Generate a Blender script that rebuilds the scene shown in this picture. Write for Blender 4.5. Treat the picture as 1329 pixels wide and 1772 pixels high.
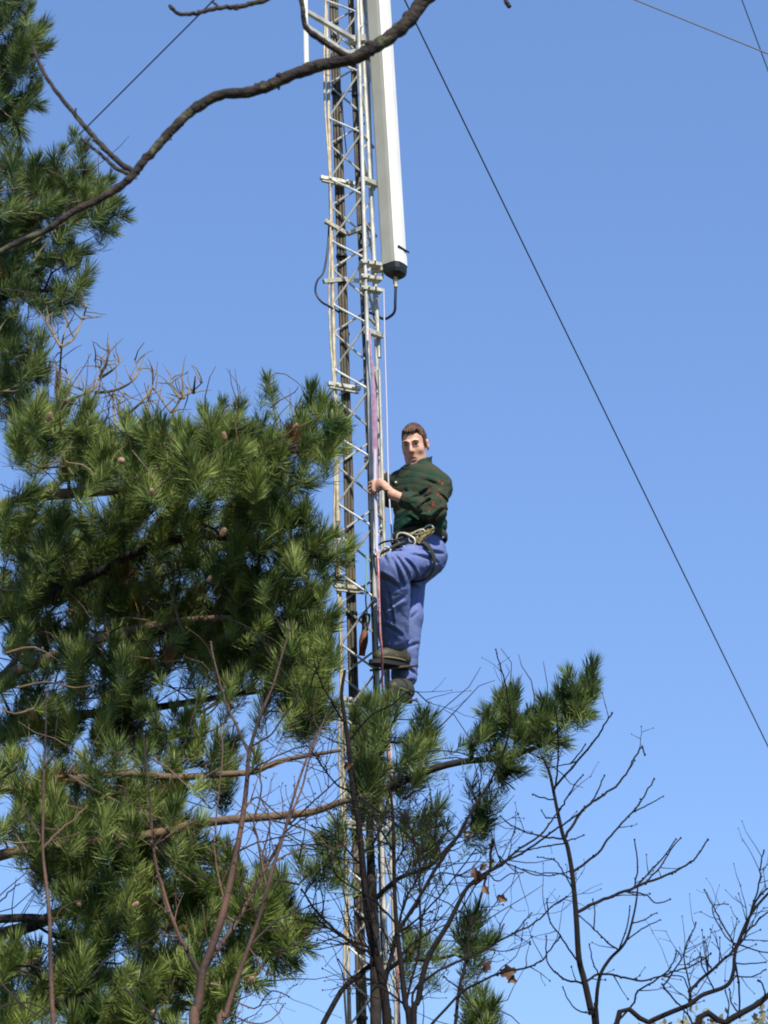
import bpy, math, random
import numpy as np
from mathutils import Vector, Matrix

# ------------------------------------------------------------------ camera, sky, sun, exposure
SC = bpy.context.scene
COL = SC.collection
for o in list(bpy.data.objects):
    bpy.data.objects.remove(o)
FPX = 3800.0
PITCH = math.radians(20.0)
ROLL = math.radians(1.75)
CAM = Vector((0, 0, 1.6))
_f = Vector((0, math.cos(PITCH), math.sin(PITCH)))
_u0 = Vector((0, -math.sin(PITCH), math.cos(PITCH)))
_r0 = Vector((1, 0, 0))
_u = _u0 * math.cos(ROLL) + _r0 * math.sin(ROLL)
_r = _r0 * math.cos(ROLL) - _u0 * math.sin(ROLL)
cd = bpy.data.cameras.new('camera')
cam = bpy.data.objects.new('camera', cd)
COL.objects.link(cam)
cam.matrix_world = Matrix(((_r.x, _u.x, -_f.x, CAM.x), (_r.y, _u.y, -_f.y, CAM.y), (_r.z, _u.z, -_f.z, CAM.z), (0, 0, 0, 1)))
cd.sensor_fit = 'HORIZONTAL'
cd.sensor_width = 36
cd.lens = FPX / 1329 * 36
cd.clip_start = 0.1
cd.clip_end = 3000
cd.dof.use_dof = True
cd.dof.focus_distance = 12.7
cd.dof.aperture_fstop = 13
SC.camera = cam
SC.cycles.filter_width = 1.9
SC.render.resolution_x = 768
SC.render.resolution_y = 1024

SUN_EL = math.radians(46)
SUN_AZ = math.radians(20)          # to the right of straight behind the camera
sdir = Vector((math.sin(SUN_AZ) * math.cos(SUN_EL), -math.cos(SUN_AZ) * math.cos(SUN_EL), math.sin(SUN_EL)))
w = bpy.data.worlds.new('World')
SC.world = w
w.use_nodes = True
nt = w.node_tree
bg = nt.nodes['Background']
sky = nt.nodes.new('ShaderNodeTexSky')
sky.sky_type = 'NISHITA'
sky.sun_disc = False
sky.sun_elevation = SUN_EL
sky.sun_rotation = math.atan2(sdir.x, sdir.y)
sky.altitude = 0
sky.air_density = 1.0
sky.dust_density = 0.3
sky.ozone_density = 2.0
gm = nt.nodes.new('ShaderNodeGamma')
gm.inputs[1].default_value = 0.50
tint = nt.nodes.new('ShaderNodeMix')
tint.data_type = 'RGBA'
tint.blend_type = 'MULTIPLY'
tint.clamp_result = False
tint.inputs['Factor'].default_value = 1
tint.inputs['B'].default_value = (1.14, 1.65, 2.63, 1)
nt.links.new(sky.outputs[0], gm.inputs[0])
nt.links.new(gm.outputs[0], tint.inputs['A'])
nt.links.new(tint.outputs['Result'], bg.inputs[0])
bg.inputs[1].default_value = 0.12
sl = bpy.data.lights.new('sun', 'SUN')
sl.energy = 5.0
sl.angle = math.radians(0.53)
sl.color = (1.0, 0.94, 0.84)
so = bpy.data.objects.new('sun', sl)
so.rotation_euler = sdir.to_track_quat('Z', 'Y').to_euler()
so.location = (10, -10, 20)
COL.objects.link(so)
SC.view_settings.view_transform = 'Standard'
SC.view_settings.look = 'None'
SC.view_settings.exposure = 0.35
SC.view_settings.gamma = 1

# ------------------------------------------------------------------ helpers
def W(px, py, y):
    """the point at world distance y seen at this spot of the picture"""
    d = _f + _r * ((px - 664.5) / FPX) - _u * ((py - 886) / FPX)
    return CAM + d * (y / d.y)

def PX(p):
    v = Vector(p) - CAM
    z = v.dot(_f)
    return (664.5 + v.dot(_r) / z * FPX, 886 - v.dot(_u) / z * FPX)

def new_mat(name, color, rough=0.6, metallic=0.0, spec=0.4, vary=None, vscale=8.0, bump=0.0, bscale=60.0, vary2=None, v2scale=30, v2lo=.55, v2hi=.62, transl=0.0, rnd=0.0):
    m = bpy.data.materials.new(name)
    m.use_nodes = True
    t = m.node_tree
    b = t.nodes['Principled BSDF']
    b.inputs['Roughness'].default_value = rough
    b.inputs['Metallic'].default_value = metallic
    b.inputs['Specular IOR Level'].default_value = spec
    b.inputs['Base Color'].default_value = (*color, 1)
    tc = t.nodes.new('ShaderNodeTexCoord')
    last = None
    if vary:
        n = t.nodes.new('ShaderNodeTexNoise')
        n.inputs['Scale'].default_value = vscale
        n.inputs['Detail'].default_value = 4
        t.links.new(tc.outputs['Object'], n.inputs['Vector'])
        r = t.nodes.new('ShaderNodeValToRGB')
        r.color_ramp.elements[0].position = .36
        r.color_ramp.elements[1].position = .64
        r.color_ramp.elements[0].color = (*color, 1)
        r.color_ramp.elements[1].color = (*vary, 1)
        t.links.new(n.outputs['Fac'], r.inputs['Fac'])
        last = r.outputs['Color']
    if vary2:
        n2 = t.nodes.new('ShaderNodeTexNoise')
        n2.inputs['Scale'].default_value = v2scale
        n2.inputs['Detail'].default_value = 3
        t.links.new(tc.outputs['Object'], n2.inputs['Vector'])
        r2 = t.nodes.new('ShaderNodeValToRGB')
        r2.color_ramp.elements[0].position = v2lo
        r2.color_ramp.elements[1].position = v2hi
        r2.color_ramp.elements[0].color = (0, 0, 0, 1)
        r2.color_ramp.elements[1].color = (1, 1, 1, 1)
        t.links.new(n2.outputs['Fac'], r2.inputs['Fac'])
        mx = t.nodes.new('ShaderNodeMix')
        mx.data_type = 'RGBA'
        t.links.new(r2.outputs['Color'], mx.inputs['Factor'])
        if last:
            t.links.new(last, mx.inputs['A'])
        else:
            mx.inputs['A'].default_value = (*color, 1)
        mx.inputs['B'].default_value = (*vary2, 1)
        last = mx.outputs['Result']
    if rnd:
        g = t.nodes.new('ShaderNodeNewGeometry')
        hs = t.nodes.new('ShaderNodeHueSaturation')
        mr = t.nodes.new('ShaderNodeMapRange')
        mr.inputs['To Min'].default_value = 1 - rnd
        mr.inputs['To Max'].default_value = 1 + rnd
        t.links.new(g.outputs['Random Per Island'], mr.inputs['Value'])
        t.links.new(mr.outputs['Result'], hs.inputs['Value'])
        if last:
            t.links.new(last, hs.inputs['Color'])
        else:
            hs.inputs['Color'].default_value = (*color, 1)
        last = hs.outputs['Color']
    if last:
        t.links.new(last, b.inputs['Base Color'])
    if bump:
        nb = t.nodes.new('ShaderNodeTexNoise')
        nb.inputs['Scale'].default_value = bscale
        nb.inputs['Detail'].default_value = 5
        t.links.new(tc.outputs['Object'], nb.inputs['Vector'])
        bp = t.nodes.new('ShaderNodeBump')
        bp.inputs['Strength'].default_value = bump
        bp.inputs['Distance'].default_value = 0.01
        t.links.new(nb.outputs['Fac'], bp.inputs['Height'])
        t.links.new(bp.outputs['Normal'], b.inputs['Normal'])
    if transl:
        tr = t.nodes.new('ShaderNodeBsdfTranslucent')
        if last:
            t.links.new(last, tr.inputs['Color'])
        else:
            tr.inputs['Color'].default_value = (*color, 1)
        ms = t.nodes.new('ShaderNodeMixShader')
        ms.inputs[0].default_value = transl
        out = t.nodes['Material Output']
        t.links.new(b.outputs[0], ms.inputs[1])
        t.links.new(tr.outputs[0], ms.inputs[2])
        t.links.new(ms.outputs[0], out.inputs['Surface'])
    return m

def org(parent):
    v = Vector((0, 0, 0))
    while parent:
        v += parent.location
        parent = parent.parent
    return v

def mesh_obj(name, V, F, mat, parent=None, smooth=True, midx=None, origin=None):
    """V (n,3) world coordinates; F list of tuples or an int array"""
    V = np.asarray(V, dtype=np.float64)
    o0 = org(parent) if parent else (Vector(origin) if origin is not None else Vector((0, 0, 0)))
    V = V - np.array(o0)
    me = bpy.data.meshes.new(name)
    if isinstance(F, np.ndarray):
        k = F.shape[1]
        me.vertices.add(len(V))
        me.vertices.foreach_set('co', V.astype(np.float32).ravel())
        me.loops.add(F.size)
        me.loops.foreach_set('vertex_index', F.astype(np.int32).ravel())
        me.polygons.add(len(F))
        me.polygons.foreach_set('loop_start', np.arange(0, F.size, k, dtype=np.int32))
        me.update(calc_edges=True)
    else:
        me.from_pydata([tuple(v) for v in V], [], F)
        me.update()
    mats = mat if isinstance(mat, (list, tuple)) else [mat]
    for m in mats:
        me.materials.append(m)
    if midx is not None:
        me.polygons.foreach_set('material_index', np.asarray(midx, dtype=np.int32))
    if smooth:
        me.polygons.foreach_set('use_smooth', np.ones(len(me.polygons), dtype=bool))
    me.validate()
    ob = bpy.data.objects.new(name, me)
    COL.objects.link(ob)
    if parent:
        ob.parent = parent
    else:
        ob.location = o0
    return ob

def thing(name, label, cat, loc, group=None):
    o = bpy.data.objects.new(name, None)
    o.empty_display_size = .2
    COL.objects.link(o)
    o.location = loc
    o['label'] = label
    o['category'] = cat
    if group:
        o['group'] = group
    return o

def catmull(pts, sub=4):
    P = [np.array(p, dtype=float) for p in pts]
    if len(P) < 3 or sub < 2:
        return P
    out = []
    for i in range(len(P) - 1):
        p0 = P[max(i - 1, 0)]; p1 = P[i]; p2 = P[i + 1]; p3 = P[min(i + 2, len(P) - 1)]
        for j in range(sub):
            t = j / sub
            out.append(.5 * ((2 * p1) + (-p0 + p2) * t + (2 * p0 - 5 * p1 + 4 * p2 - p3) * t * t + (-p0 + 3 * p1 - 3 * p2 + p3) * t ** 3))
    out.append(P[-1])
    return out

class MB:
    def __init__(s):
        s.v = []; s.f = []; s.m = []; s.n = 0
    def add(s, V, F, mi=0):
        s.v.extend([tuple(x) for x in V])
        s.f.extend([tuple(i + s.n for i in q) for q in F])
        s.m.extend([mi] * len(F))
        s.n += len(V)
    def tube(s, pts, r, sides=6, mi=0, cap=True, flat=1.0, ref=(0, 0, 1)):
        pts = [np.array(p, dtype=float) for p in pts]
        n = len(pts)
        if n < 2:
            return
        rs = r if hasattr(r, '__len__') else [r] * n
        V = []
        t0 = pts[1] - pts[0]
        t0 /= np.linalg.norm(t0) + 1e-12
        a = np.array(ref, dtype=float)
        if abs(np.dot(a, t0)) > .9:
            a = np.array((1., 0, 0)) if abs(t0[0]) < .9 else np.array((0, 1., 0))
        a = a - t0 * np.dot(a, t0)
        a /= np.linalg.norm(a)
        for i in range(n):
            if i == 0: t = pts[1] - pts[0]
            elif i == n - 1: t = pts[-1] - pts[-2]
            else: t = pts[i + 1] - pts[i - 1]
            t = t / (np.linalg.norm(t) + 1e-12)
            a = a - t * np.dot(a, t)
            a /= np.linalg.norm(a) + 1e-12
            b = np.cross(t, a)
            for k in range(sides):
                th = 2 * math.pi * k / sides
                V.append(pts[i] + (a * math.cos(th) + b * math.sin(th) * flat) * rs[i])
        F = []
        for i in range(n - 1):
            for k in range(sides):
                k2 = (k + 1) % sides
                F.append((i * sides + k, i * sides + k2, (i + 1) * sides + k2, (i + 1) * sides + k))
        if cap:
            F.append(tuple(range(sides))[::-1])
            F.append(tuple((n - 1) * sides + k for k in range(sides)))
        s.add(V, F, mi)
    def bar(s, a, b, wdt, hgt, mi=0, up=(0, 0, 1)):
        a = np.array(a, dtype=float); b = np.array(b, dtype=float)
        t = b - a; t /= np.linalg.norm(t)
        u = np.array(up, dtype=float); u = u - t * np.dot(u, t); u /= np.linalg.norm(u)
        q = np.cross(t, u)
        V = []
        for p in (a, b):
            for (i, j) in ((-1, -1), (1, -1), (1, 1), (-1, 1)):
                V.append(p + q * i * wdt / 2 + u * j * hgt / 2)
        s.add(V, [(0, 1, 2, 3)[::-1], (4, 5, 6, 7), (0, 1, 5, 4), (1, 2, 6, 5), (2, 3, 7, 6), (3, 0, 4, 7)], mi)
    def ball(s, c, r, mi=0, seg=8, rings=5, sq=(1, 1, 1)):
        V = []; F = []
        c = np.array(c, dtype=float)
        V.append(c + np.array((0, 0, r * sq[2])))
        for i in range(1, rings):
            ph = math.pi * i / rings
            for k in range(seg):
                th = 2 * math.pi * k / seg
                V.append(c + np.array((math.sin(ph) * math.cos(th) * r * sq[0], math.sin(ph) * math.sin(th) * r * sq[1], math.cos(ph) * r * sq[2])))
        V.append(c - np.array((0, 0, r * sq[2])))
        for k in range(seg):
            F.append((0, 1 + k, 1 + (k + 1) % seg))
            for i in range(rings - 2):
                F.append((1 + i * seg + k, 1 + (i + 1) * seg + k, 1 + (i + 1) * seg + (k + 1) % seg, 1 + i * seg + (k + 1) % seg))
            F.append((len(V) - 1, 1 + (rings - 2) * seg + (k + 1) % seg, 1 + (rings - 2) * seg + k))
        s.add(V, F, mi)
    def build(s, name, mat, parent=None, smooth=True, origin=None):
        ob = mesh_obj(name, np.array(s.v), s.f, mat, parent, smooth, s.m if isinstance(mat, (list, tuple)) else None, origin)
        if smooth:
            try:
                ob.data.set_sharp_from_angle(angle=math.radians(50))
            except Exception:
                pass
        return ob

# ------------------------------------------------------------------ materials
M = {}
M['galv'] = new_mat('galvanised steel', (.60, .59, .52), rough=.42, metallic=.15, vary=(.36, .35, .30), vscale=9, bump=.15, bscale=90)
M['galv_old'] = new_mat('weathered galvanised steel', (.56, .51, .37), rough=.5, metallic=.1, vary=(.36, .29, .18), vscale=14, bump=.2, bscale=90)
M['cable'] = new_mat('feeder cable sheath', (.055, .046, .032), rough=.6, vary=(.11, .09, .055), vscale=9, bump=.2, bscale=60)
M['blackcable'] = new_mat('black cable', (.012, .014, .022), rough=.4)
M['radome'] = new_mat('antenna radome', (.78, .78, .72), rough=.4, vary=(.68, .67, .60), vscale=3, vary2=(.50, .49, .40), v2scale=7, v2lo=.66, v2hi=.74)
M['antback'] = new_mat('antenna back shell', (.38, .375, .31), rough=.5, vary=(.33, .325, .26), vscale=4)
M['blackplastic'] = new_mat('black plastic', (.015, .017, .016), rough=.45)
M['zinc'] = new_mat('bright zinc fitting', (.56, .55, .46), rough=.4, metallic=.2, vary=(.34, .33, .26), vscale=40)
M['wire'] = new_mat('steel guy wire', (.05, .06, .08), rough=.5, metallic=.3)
M['pink'] = new_mat('faded pink sling', (.42, .25, .34), rough=.9, vary=(.30, .17, .27), vscale=30, bump=.3, bscale=300)
M['rose'] = new_mat('rose climbing rope', (.45, .10, .14), rough=.9, vary=(.60, .32, .30), vscale=90)
M['lilac'] = new_mat('pale cord', (.50, .48, .58), rough=.8)
M['bark_pine'] = new_mat('pine bark', (.16, .11, .065), rough=.85, vary=(.085, .062, .045), vscale=12, bump=.5, bscale=45, vary2=(.22, .13, .05), v2scale=5, v2lo=.55, v2hi=.7)
M['bark_dark'] = new_mat('dark pine bark', (.034, .027, .021), rough=.9, vary=(.016, .014, .012), vscale=14, bump=.6, bscale=40)
M['twig_tan'] = new_mat('dead pale twig', (.24, .19, .11), rough=.85, vary=(.14, .11, .07), vscale=12, bump=.3, bscale=70)
M['needle'] = new_mat('pine needles', (.045, .088, .018), rough=.45, spec=.28, vary=(.28, .345, .090), vscale=5.5, transl=.30, rnd=.5)
M['needle_blue_shade'] = new_mat('bluish pine needles darkened for shade', (.034, .070, .020), rough=.45, spec=.28, vary=(.19, .25, .070), vscale=5.0, transl=.28, rnd=.5)  # bluish green, darkened so the young pine carries shade in its colour
M['needle_dead'] = new_mat('rusty dead needles', (.24, .11, .035), rough=.7, vary=(.13, .08, .03), vscale=10, transl=.15, rnd=.4)
M['cone'] = new_mat('pine bud and cone', (.46, .30, .19), rough=.7, vary=(.28, .17, .10), vscale=60, bump=.5, bscale=120)
M['bark_red'] = new_mat('reddish sapling bark', (.135, .072, .045), rough=.75, vary=(.030, .020, .016), vscale=4, bump=.4, bscale=50)
M['bark_shaded'] = new_mat('shade-darkened smooth bark', (.010, .008, .008), rough=.85, spec=.15, vary=(.018, .014, .012), vscale=12, bump=.4, bscale=50)  # near-black base colour stands in for the shade on these bare trees
M['bark_oak'] = new_mat('rough oak bark', (.045, .029, .019), rough=.85, vary=(.018, .014, .012), vscale=30, bump=1.0, bscale=60, vary2=(.085, .085, .045), v2scale=22, v2lo=.58, v2hi=.66)
M['leaf_brown'] = new_mat('withered leaf', (.19, .095, .045), rough=.7, vary=(.10, .05, .03), vscale=30, transl=.25)
M['leaf_olive'] = new_mat('olive leaves', (.17, .18, .10), rough=.6, vary=(.24, .21, .13), vscale=2, transl=.2, rnd=.4)
M['ground'] = new_mat('grassy ground', (.05, .06, .02), rough=.95, vary=(.09, .075, .04), vscale=.6, bump=.5, bscale=8)

# ------------------------------------------------------------------ ground
g = MB()
N = 24
xs = [math.copysign(abs(t) ** 2.2, t) * 900 for t in np.linspace(-1, 1, N)]
rg = random.Random(5)
GV = [(x, y + 60, (rg.uniform(-.03, .03) if abs(x) < 60 else rg.uniform(-.5, .5))) for y in xs for x in xs]
g.add(GV, [(j * N + i, j * N + i + 1, (j + 1) * N + i + 1, (j + 1) * N + i) for j in range(N - 1) for i in range(N - 1)])
go = g.build('ground', M['ground'])
go['kind'] = 'structure'
# ------------------------------------------------------------------ the lattice mast
YM = 12.10
L0 = W(586, 950, YM)
LX, LY = L0.x, L0.y
FXY = (LX + .204, LY - .177)
BXY = (LX + .255, LY + .088)
LEGS = {'L': (LX, LY), 'F': FXY, 'B': BXY}
def HZ(py, xy):
    """height on the vertical through xy that is seen at picture row py"""
    lo, hi = 0.0, 14.0
    for _ in range(40):
        mid = (lo + hi) / 2
        if PX((xy[0], xy[1], mid))[1] > py: lo = mid
        else: hi = mid
    return lo
TOP = 14.2
mast = thing('lattice_mast', 'tall slender galvanised steel lattice mast with dark cables that the man is climbing', 'mast', (LX + .15, LY, 0))
for key, (x, y) in LEGS.items():
    b = MB()
    zz = 0.0
    rr = .0125 if key != 'L' else .0115
    while zz < TOP:
        b.tube([(x, y, zz), (x, y, min(zz + 3.0, TOP))], rr, 10)
        if zz > 0:
            b.tube([(x, y, zz - .05), (x, y, zz + .05)], rr * 1.35, 10)
        zz += 3.0
    b.build('leg', M['galv_old'] if key == 'L' else M['galv'], mast)
HPITCH = .215
zl = HZ(204, (LX, LY)) % (2 * HPITCH)
zl2 = HZ(146, (LX, LY)) % (2 * HPITCH)
for (a, c, off) in (('L', 'F', zl), ('L', 'B', zl2), ('F', 'B', zl + .1)):
    b = MB()
    A = LEGS[a]; C_ = LEGS[c]
    hp = HPITCH
    z = off
    side = 0
    pts = []
    dx, dy = C_[0] - A[0], C_[1] - A[1]
    ln = math.hypot(dx, dy); ux, uy = dx / ln, dy / ln
    while z < TOP:
        s_ = .013
        if side == 0:
            pts.append((A[0] + ux * s_, A[1] + uy * s_, z - .012)); pts.append((A[0] + ux * s_, A[1] + uy * s_, z + .012))
        else:
            pts.append((C_[0] - ux * s_, C_[1] - uy * s_, z - .012)); pts.append((C_[0] - ux * s_, C_[1] - uy * s_, z + .012))
        side ^= 1
        z += hp
    b.tube(pts, .0068, 7)
    b.build('bracing', M['galv'], mast)
# flat brackets clamped across the mast
def bracket(py, tilt=0, left=.06, right=.0, h=.022):
    z = HZ(py, (LX, LY))
    b = MB()
    a = np.array((LX - left, LY - .03, z + tilt)); c = np.array((LX + .15 + right, LY + .045, z - tilt))
    b.bar(a, c, .028, h)
    b.bar(a + (.01, -.01, -.03), c + (-.01, -.01, -.032), .02, .008)
    for q in (.3, .8):
        p = a * (1 - q) + c * q
        b.tube([p + (0, -.03, 0), p + (0, .03, 0)], .009, 6)
    b.build('bracket', M['zinc'], mast)
bracket(312, .006); bracket(668, .004, .04); bracket(1016, 0, .03); bracket(1425, 0, .0, .04); bracket(1212, 0, .0, .02)
for (pa, pb, pc) in (((562, 382), (601, 405), (645, 388)), ((560, 487), (598, 483), (628, 487))):
    b = MB()
    a_, m_, c_ = np.array(W(*pa, LY - .05)), np.array(W(*pb, LY + .05)), np.array(W(*pc, LY - .04))
    b.bar(a_, m_, .02, .026)
    b.bar(m_, c_, .02, .026)
    b.build('bracket', M['zinc'], mast)
# feeder cables strapped inside the mast
for (cx, cy, n, sp, rad) in ((LX + .065, LY + .045, 3, .019, .0105), (LX + .197, LY + .075, 3, .0115, .0085)):
    sh = -.02 if n == 3 and sp > .015 else -.045
    for i in range(n):
        b = MB()
        pts = []
        z = 0
        k = 0
        rr = random.Random(i * 7 + n)
        while z < TOP:
            pts.append((cx + sh * max(0, z - 6.5) / 3.5 + (i - (n - 1) / 2) * sp + rr.uniform(-.002, .002), cy + rr.uniform(-.003, .003) + i * .004, z))
            z += .35
        b.tube(catmull(pts, 2), rad, 8)
        b.build('feeder_cable', M['cable'], mast)
    z = .8
    while z < TOP:
        b = MB()
        cq = cx + sh * max(0, z - 6.5) / 3.5
        b.tube([(cq, cy, z - .008), (cq, cy, z + .008)], n * sp * .62, 10)
        b.build('cable_tie', M['blackplastic'], mast)
        z += 1.15
# flat black runner between the right legs
b = MB()
b.bar((FXY[0] - .006, FXY[1] + .05, 0), (FXY[0] - .006, FXY[1] + .05, HZ(560, FXY)), .026, .014, up=(0, 1, 0))
b.build('cable_duct', M['blackcable'], mast)
# second light rail beside the back leg
RX, RY = BXY[0] + .012, BXY[1] - .10
b = MB()
b.tube([(RX, RY, 0), (RX, RY, HZ(640, (RX, RY)))], .010, 8)
zt = HZ(640, (RX, RY))
b.build('climbing_rail', M['galv'], mast)
for z in np.arange(1.0, 13.6, .62):
    b = MB()
    b.bar((FXY[0] + .005, FXY[1] + .03, z), (BXY[0] + .02, BXY[1] - .06, z), .016, .012)
    b.build('rung', M['galv'], mast)
def peg(p, d, ln=.13):
    b = MB()
    p = np.array(p); d = np.array(d)
    b.tube([p, p + d * ln], .007, 8)
    b.tube([p + d * ln, p + d * (ln + .008)], .013, 6)
    b.build('step_peg', M['cable'], mast)
clampb = MB()
for py in (455, 480, 500):
    z = HZ(py, FXY)
    clampb = MB()
    clampb.bar((FXY[0] - .03, FXY[1] - .01, z), (FXY[0] + .09, FXY[1] + .05, z + .004), .05, .022)
    for dx in (-.02, .02, .06):
        clampb.tube([(FXY[0] + dx, FXY[1] - .04, z), (FXY[0] + dx, FXY[1] + .06, z)], .006, 6)
    clampb.build('clamp', M['zinc'], mast)

# ------------------------------------------------------------------ sector antenna
AY = 12.0
ab = W(684, 470, AY)
zb = ab.z
ztop = 12.3
yaw = math.radians(35)
c_, s_ = math.cos(yaw), math.sin(yaw)
ex = np.array((c_, -s_, 0.))     # along the wide back-to-front left side seen in the picture, pointing right and nearer
# local frame: u = to the right-back (along front face), n = facing right-front
lu = np.array((math.cos(yaw), -math.sin(yaw), 0.))
ln_ = np.array((math.sin(yaw), math.cos(yaw), 0.))
def sect(z, sc=1.0, dd=0.0):
    # left side flat (width .105), front curved radome to the right
    a, bb = .105 * sc, .125 * sc
    pts = []
    base = np.array((ab.x - .024 * (z - zb), ab.y, z))
    # corners in (lu, ln) coordinates: left side runs along lu at ln=0
    prof = [(-a / 2 - .0, .0), (-a / 2 + .008, -.004), (a / 2 - .03, -.004), (a / 2 - .008, .0), (a / 2 + .008, .022), (a / 2 + .012, bb / 2), (a / 2 + .008, bb - .022), (a / 2 - .008, bb), (a / 2 - .03, bb + .004), (-a / 2 + .008, bb + .004), (-a / 2, bb)]
    for (u, n) in prof:
        pts.append(base + lu * u + ln_ * (n - bb / 2) * 1.0 + lu * dd)
    return pts
ant = thing('sector_antenna', 'long narrow white panel antenna with black bottom cap beside the mast top', 'antenna', (ab.x, ab.y, zb))
K = 11
def loft(levels, mi=None, capb=True, capt=True):
    V = []; F = []
    for lv in levels: V += lv
    for i in range(len(levels) - 1):
        for k in range(K):
            k2 = (k + 1) % K
            F.append((i * K + k, i * K + k2, (i + 1) * K + k2, (i + 1) * K + k))
    if capb: F.append(tuple(range(K))[::-1])
    if capt: F.append(tuple((len(levels) - 1) * K + k for k in range(K)))
    return V, F
V, F = loft([sect(zb + .10), sect(ztop)])
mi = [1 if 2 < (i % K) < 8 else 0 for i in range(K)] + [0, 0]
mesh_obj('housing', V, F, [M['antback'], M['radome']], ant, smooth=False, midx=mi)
V, F = loft([sect(zb + .035, 1.03), sect(zb + .10, 1.03)])
mesh_obj('end_collar', V, F, [M['antback'], M['radome']], ant, smooth=False, midx=mi)
V, F = loft([sect(zb - .035, .70), sect(zb - .022, .88), sect(zb + .0, .97), sect(zb + .035, .99)])
mesh_obj('end_cap', V, F, M['blackplastic'], ant, smooth=False)
b = MB()
p = W(690, 434, AY - .1)
b.tube([np.array((ab.x, ab.y, zb + .135)) + lu * .062 - ln_ * .05, np.array((ab.x, ab.y, zb + .13)) + lu * .066 + ln_ * .055], .006, 6)
b.build('handle_slot', M['blackplastic'], ant)
b = MB()
cc = np.array((ab.x, ab.y, zb - .035))
b.tube([cc + (0, 0, 0), cc + (0, 0, -.07)], .012, 10)
b.tube([cc + (0, 0, -.02), cc + (0, 0, -.045)], .016, 6)
b.build('connector', M['galv_old'], ant)
PXc, PYc = ab.x - .112, ab.y + .035
b = MB()
b.tube([(PXc, PYc, zb - .55), (PXc - .024 * 3, PYc, zb + 3)], .0135, 12)
b.build('mounting_pole', M['galv'], ant)
for dz in (.02, 1.55, 3.0):
    b = MB()
    b.bar((PXc - .03, PYc - .025, zb + dz), (ab.x - .045, ab.y - .01, zb + dz), .04, .035)
    for q in (-.02, .02):
        b.tube([(PXc - .03, PYc - .035 + 0, zb + dz + q), (PXc - .03, PYc + .05, zb + dz + q)], .006, 6)
        b.tube([(PXc + .035, PYc - .04, zb + dz + q), (PXc + .035, PYc + .045, zb + dz + q)], .006, 6)
    b.build('mounting_clamp', M['zinc'], ant)
for dz in (-.42, .6, 2.2):
    b = MB()
    b.bar((FXY[0] - .01, FXY[1] + .0, zb + dz), (PXc + .02, PYc - .02, zb + dz), .035, .03)
    b.tube([(PXc, PYc - .035, zb + dz), (PXc, PYc + .04, zb + dz)], .007, 6)
    b.build('stand_off_arm', M['zinc'], ant)

def simple(name, pts, r, mat, label, cat, group=None, sides=8, flat=1.0, ref=(0, 0, 1), sub=5):
    b = MB()
    P = catmull(pts, sub)
    b.tube(P, r, sides, flat=flat, ref=ref)
    o = b.build(name, mat, None, origin=tuple(P[0]))
    o['label'] = label; o['category'] = cat
    if group: o['group'] = group
    return o
# jumper cable under the antenna and the loop on the left
simple('jumper_cable', [tuple(cc + (0, 0, -.06)), W(684, 520, AY), W(683, 538, AY + .01), W(676, 547, AY + .03), W(664, 552, AY + .06), W(650, 545, AY + .1), W(636, 540, YM + .1)], .0085, M['blackcable'],
       'short black cable curling from under the white antenna to the mast', 'cable')
simple('coax_loop', [W(570, 380, YM + .03), W(567, 430, YM - .02), W(560, 470, YM - .04), W(549, 486, YM - .05), W(546, 505, YM - .05), W(556, 522, YM - .05), W(573, 532, YM - .02), W(590, 545, YM + .06), W(604, 580, YM + .08)], .0065, M['blackcable'],
       'black cable bulging in a round loop out of the left side of the mast', 'cable')
simple('thin_cable', [W(600, 270, YM), W(592, 175, YM - .03), W(603, 158, YM - .04), W(618, 163, YM - .02)], .004, M['blackcable'], 'thin dark wire arching between the mast braces just below the top branch', 'cable')
# grey conduit that wanders along the left leg
pts = []
for i, py in enumerate(range(-140, 1800, 80)):
    q = W(563 + (py) * .0235 - 4, py, YM - .02)
    pts.append((LX - .012 + .012 * math.sin(i * 1.3), LY - .022, q.z))
simple('conduit', pts, .0065, M['galv_old'], 'thin beige conduit wandering up the left leg of the mast', 'conduit', sub=4)

# ------------------------------------------------------------------ side arm with white tube, upper left
arm = thing('side_arm_aerial', 'white vertical aerial tube on two parallel arms left of the mast top', 'aerial', W(529, 110, 11.62))
b = MB()
ta = W(530, 112, 11.62)
b.tube([(ta.x, ta.y, ta.z), (ta.x, ta.y, ta.z + 1.5)], .017, 12)
b.build('aerial_tube', M['radome'], arm)
for (py, endx, endy) in ((18, 617, 76), (44, 606, 90)):
    b = MB()
    s0 = W(527, py, 11.62)
    e0 = W(endx, endy, YM - .12)
    b.bar(s0, (e0.x, e0.y, s0.z), .026, .026)
    b.build('arm', M['galv'], arm)
    b = MB()
    b.bar((e0.x - .05, e0.y + .0, s0.z), (e0.x + .06, e0.y - .02, s0.z), .05, .045)
    b.build('clamp', M['zinc'], arm)

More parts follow.
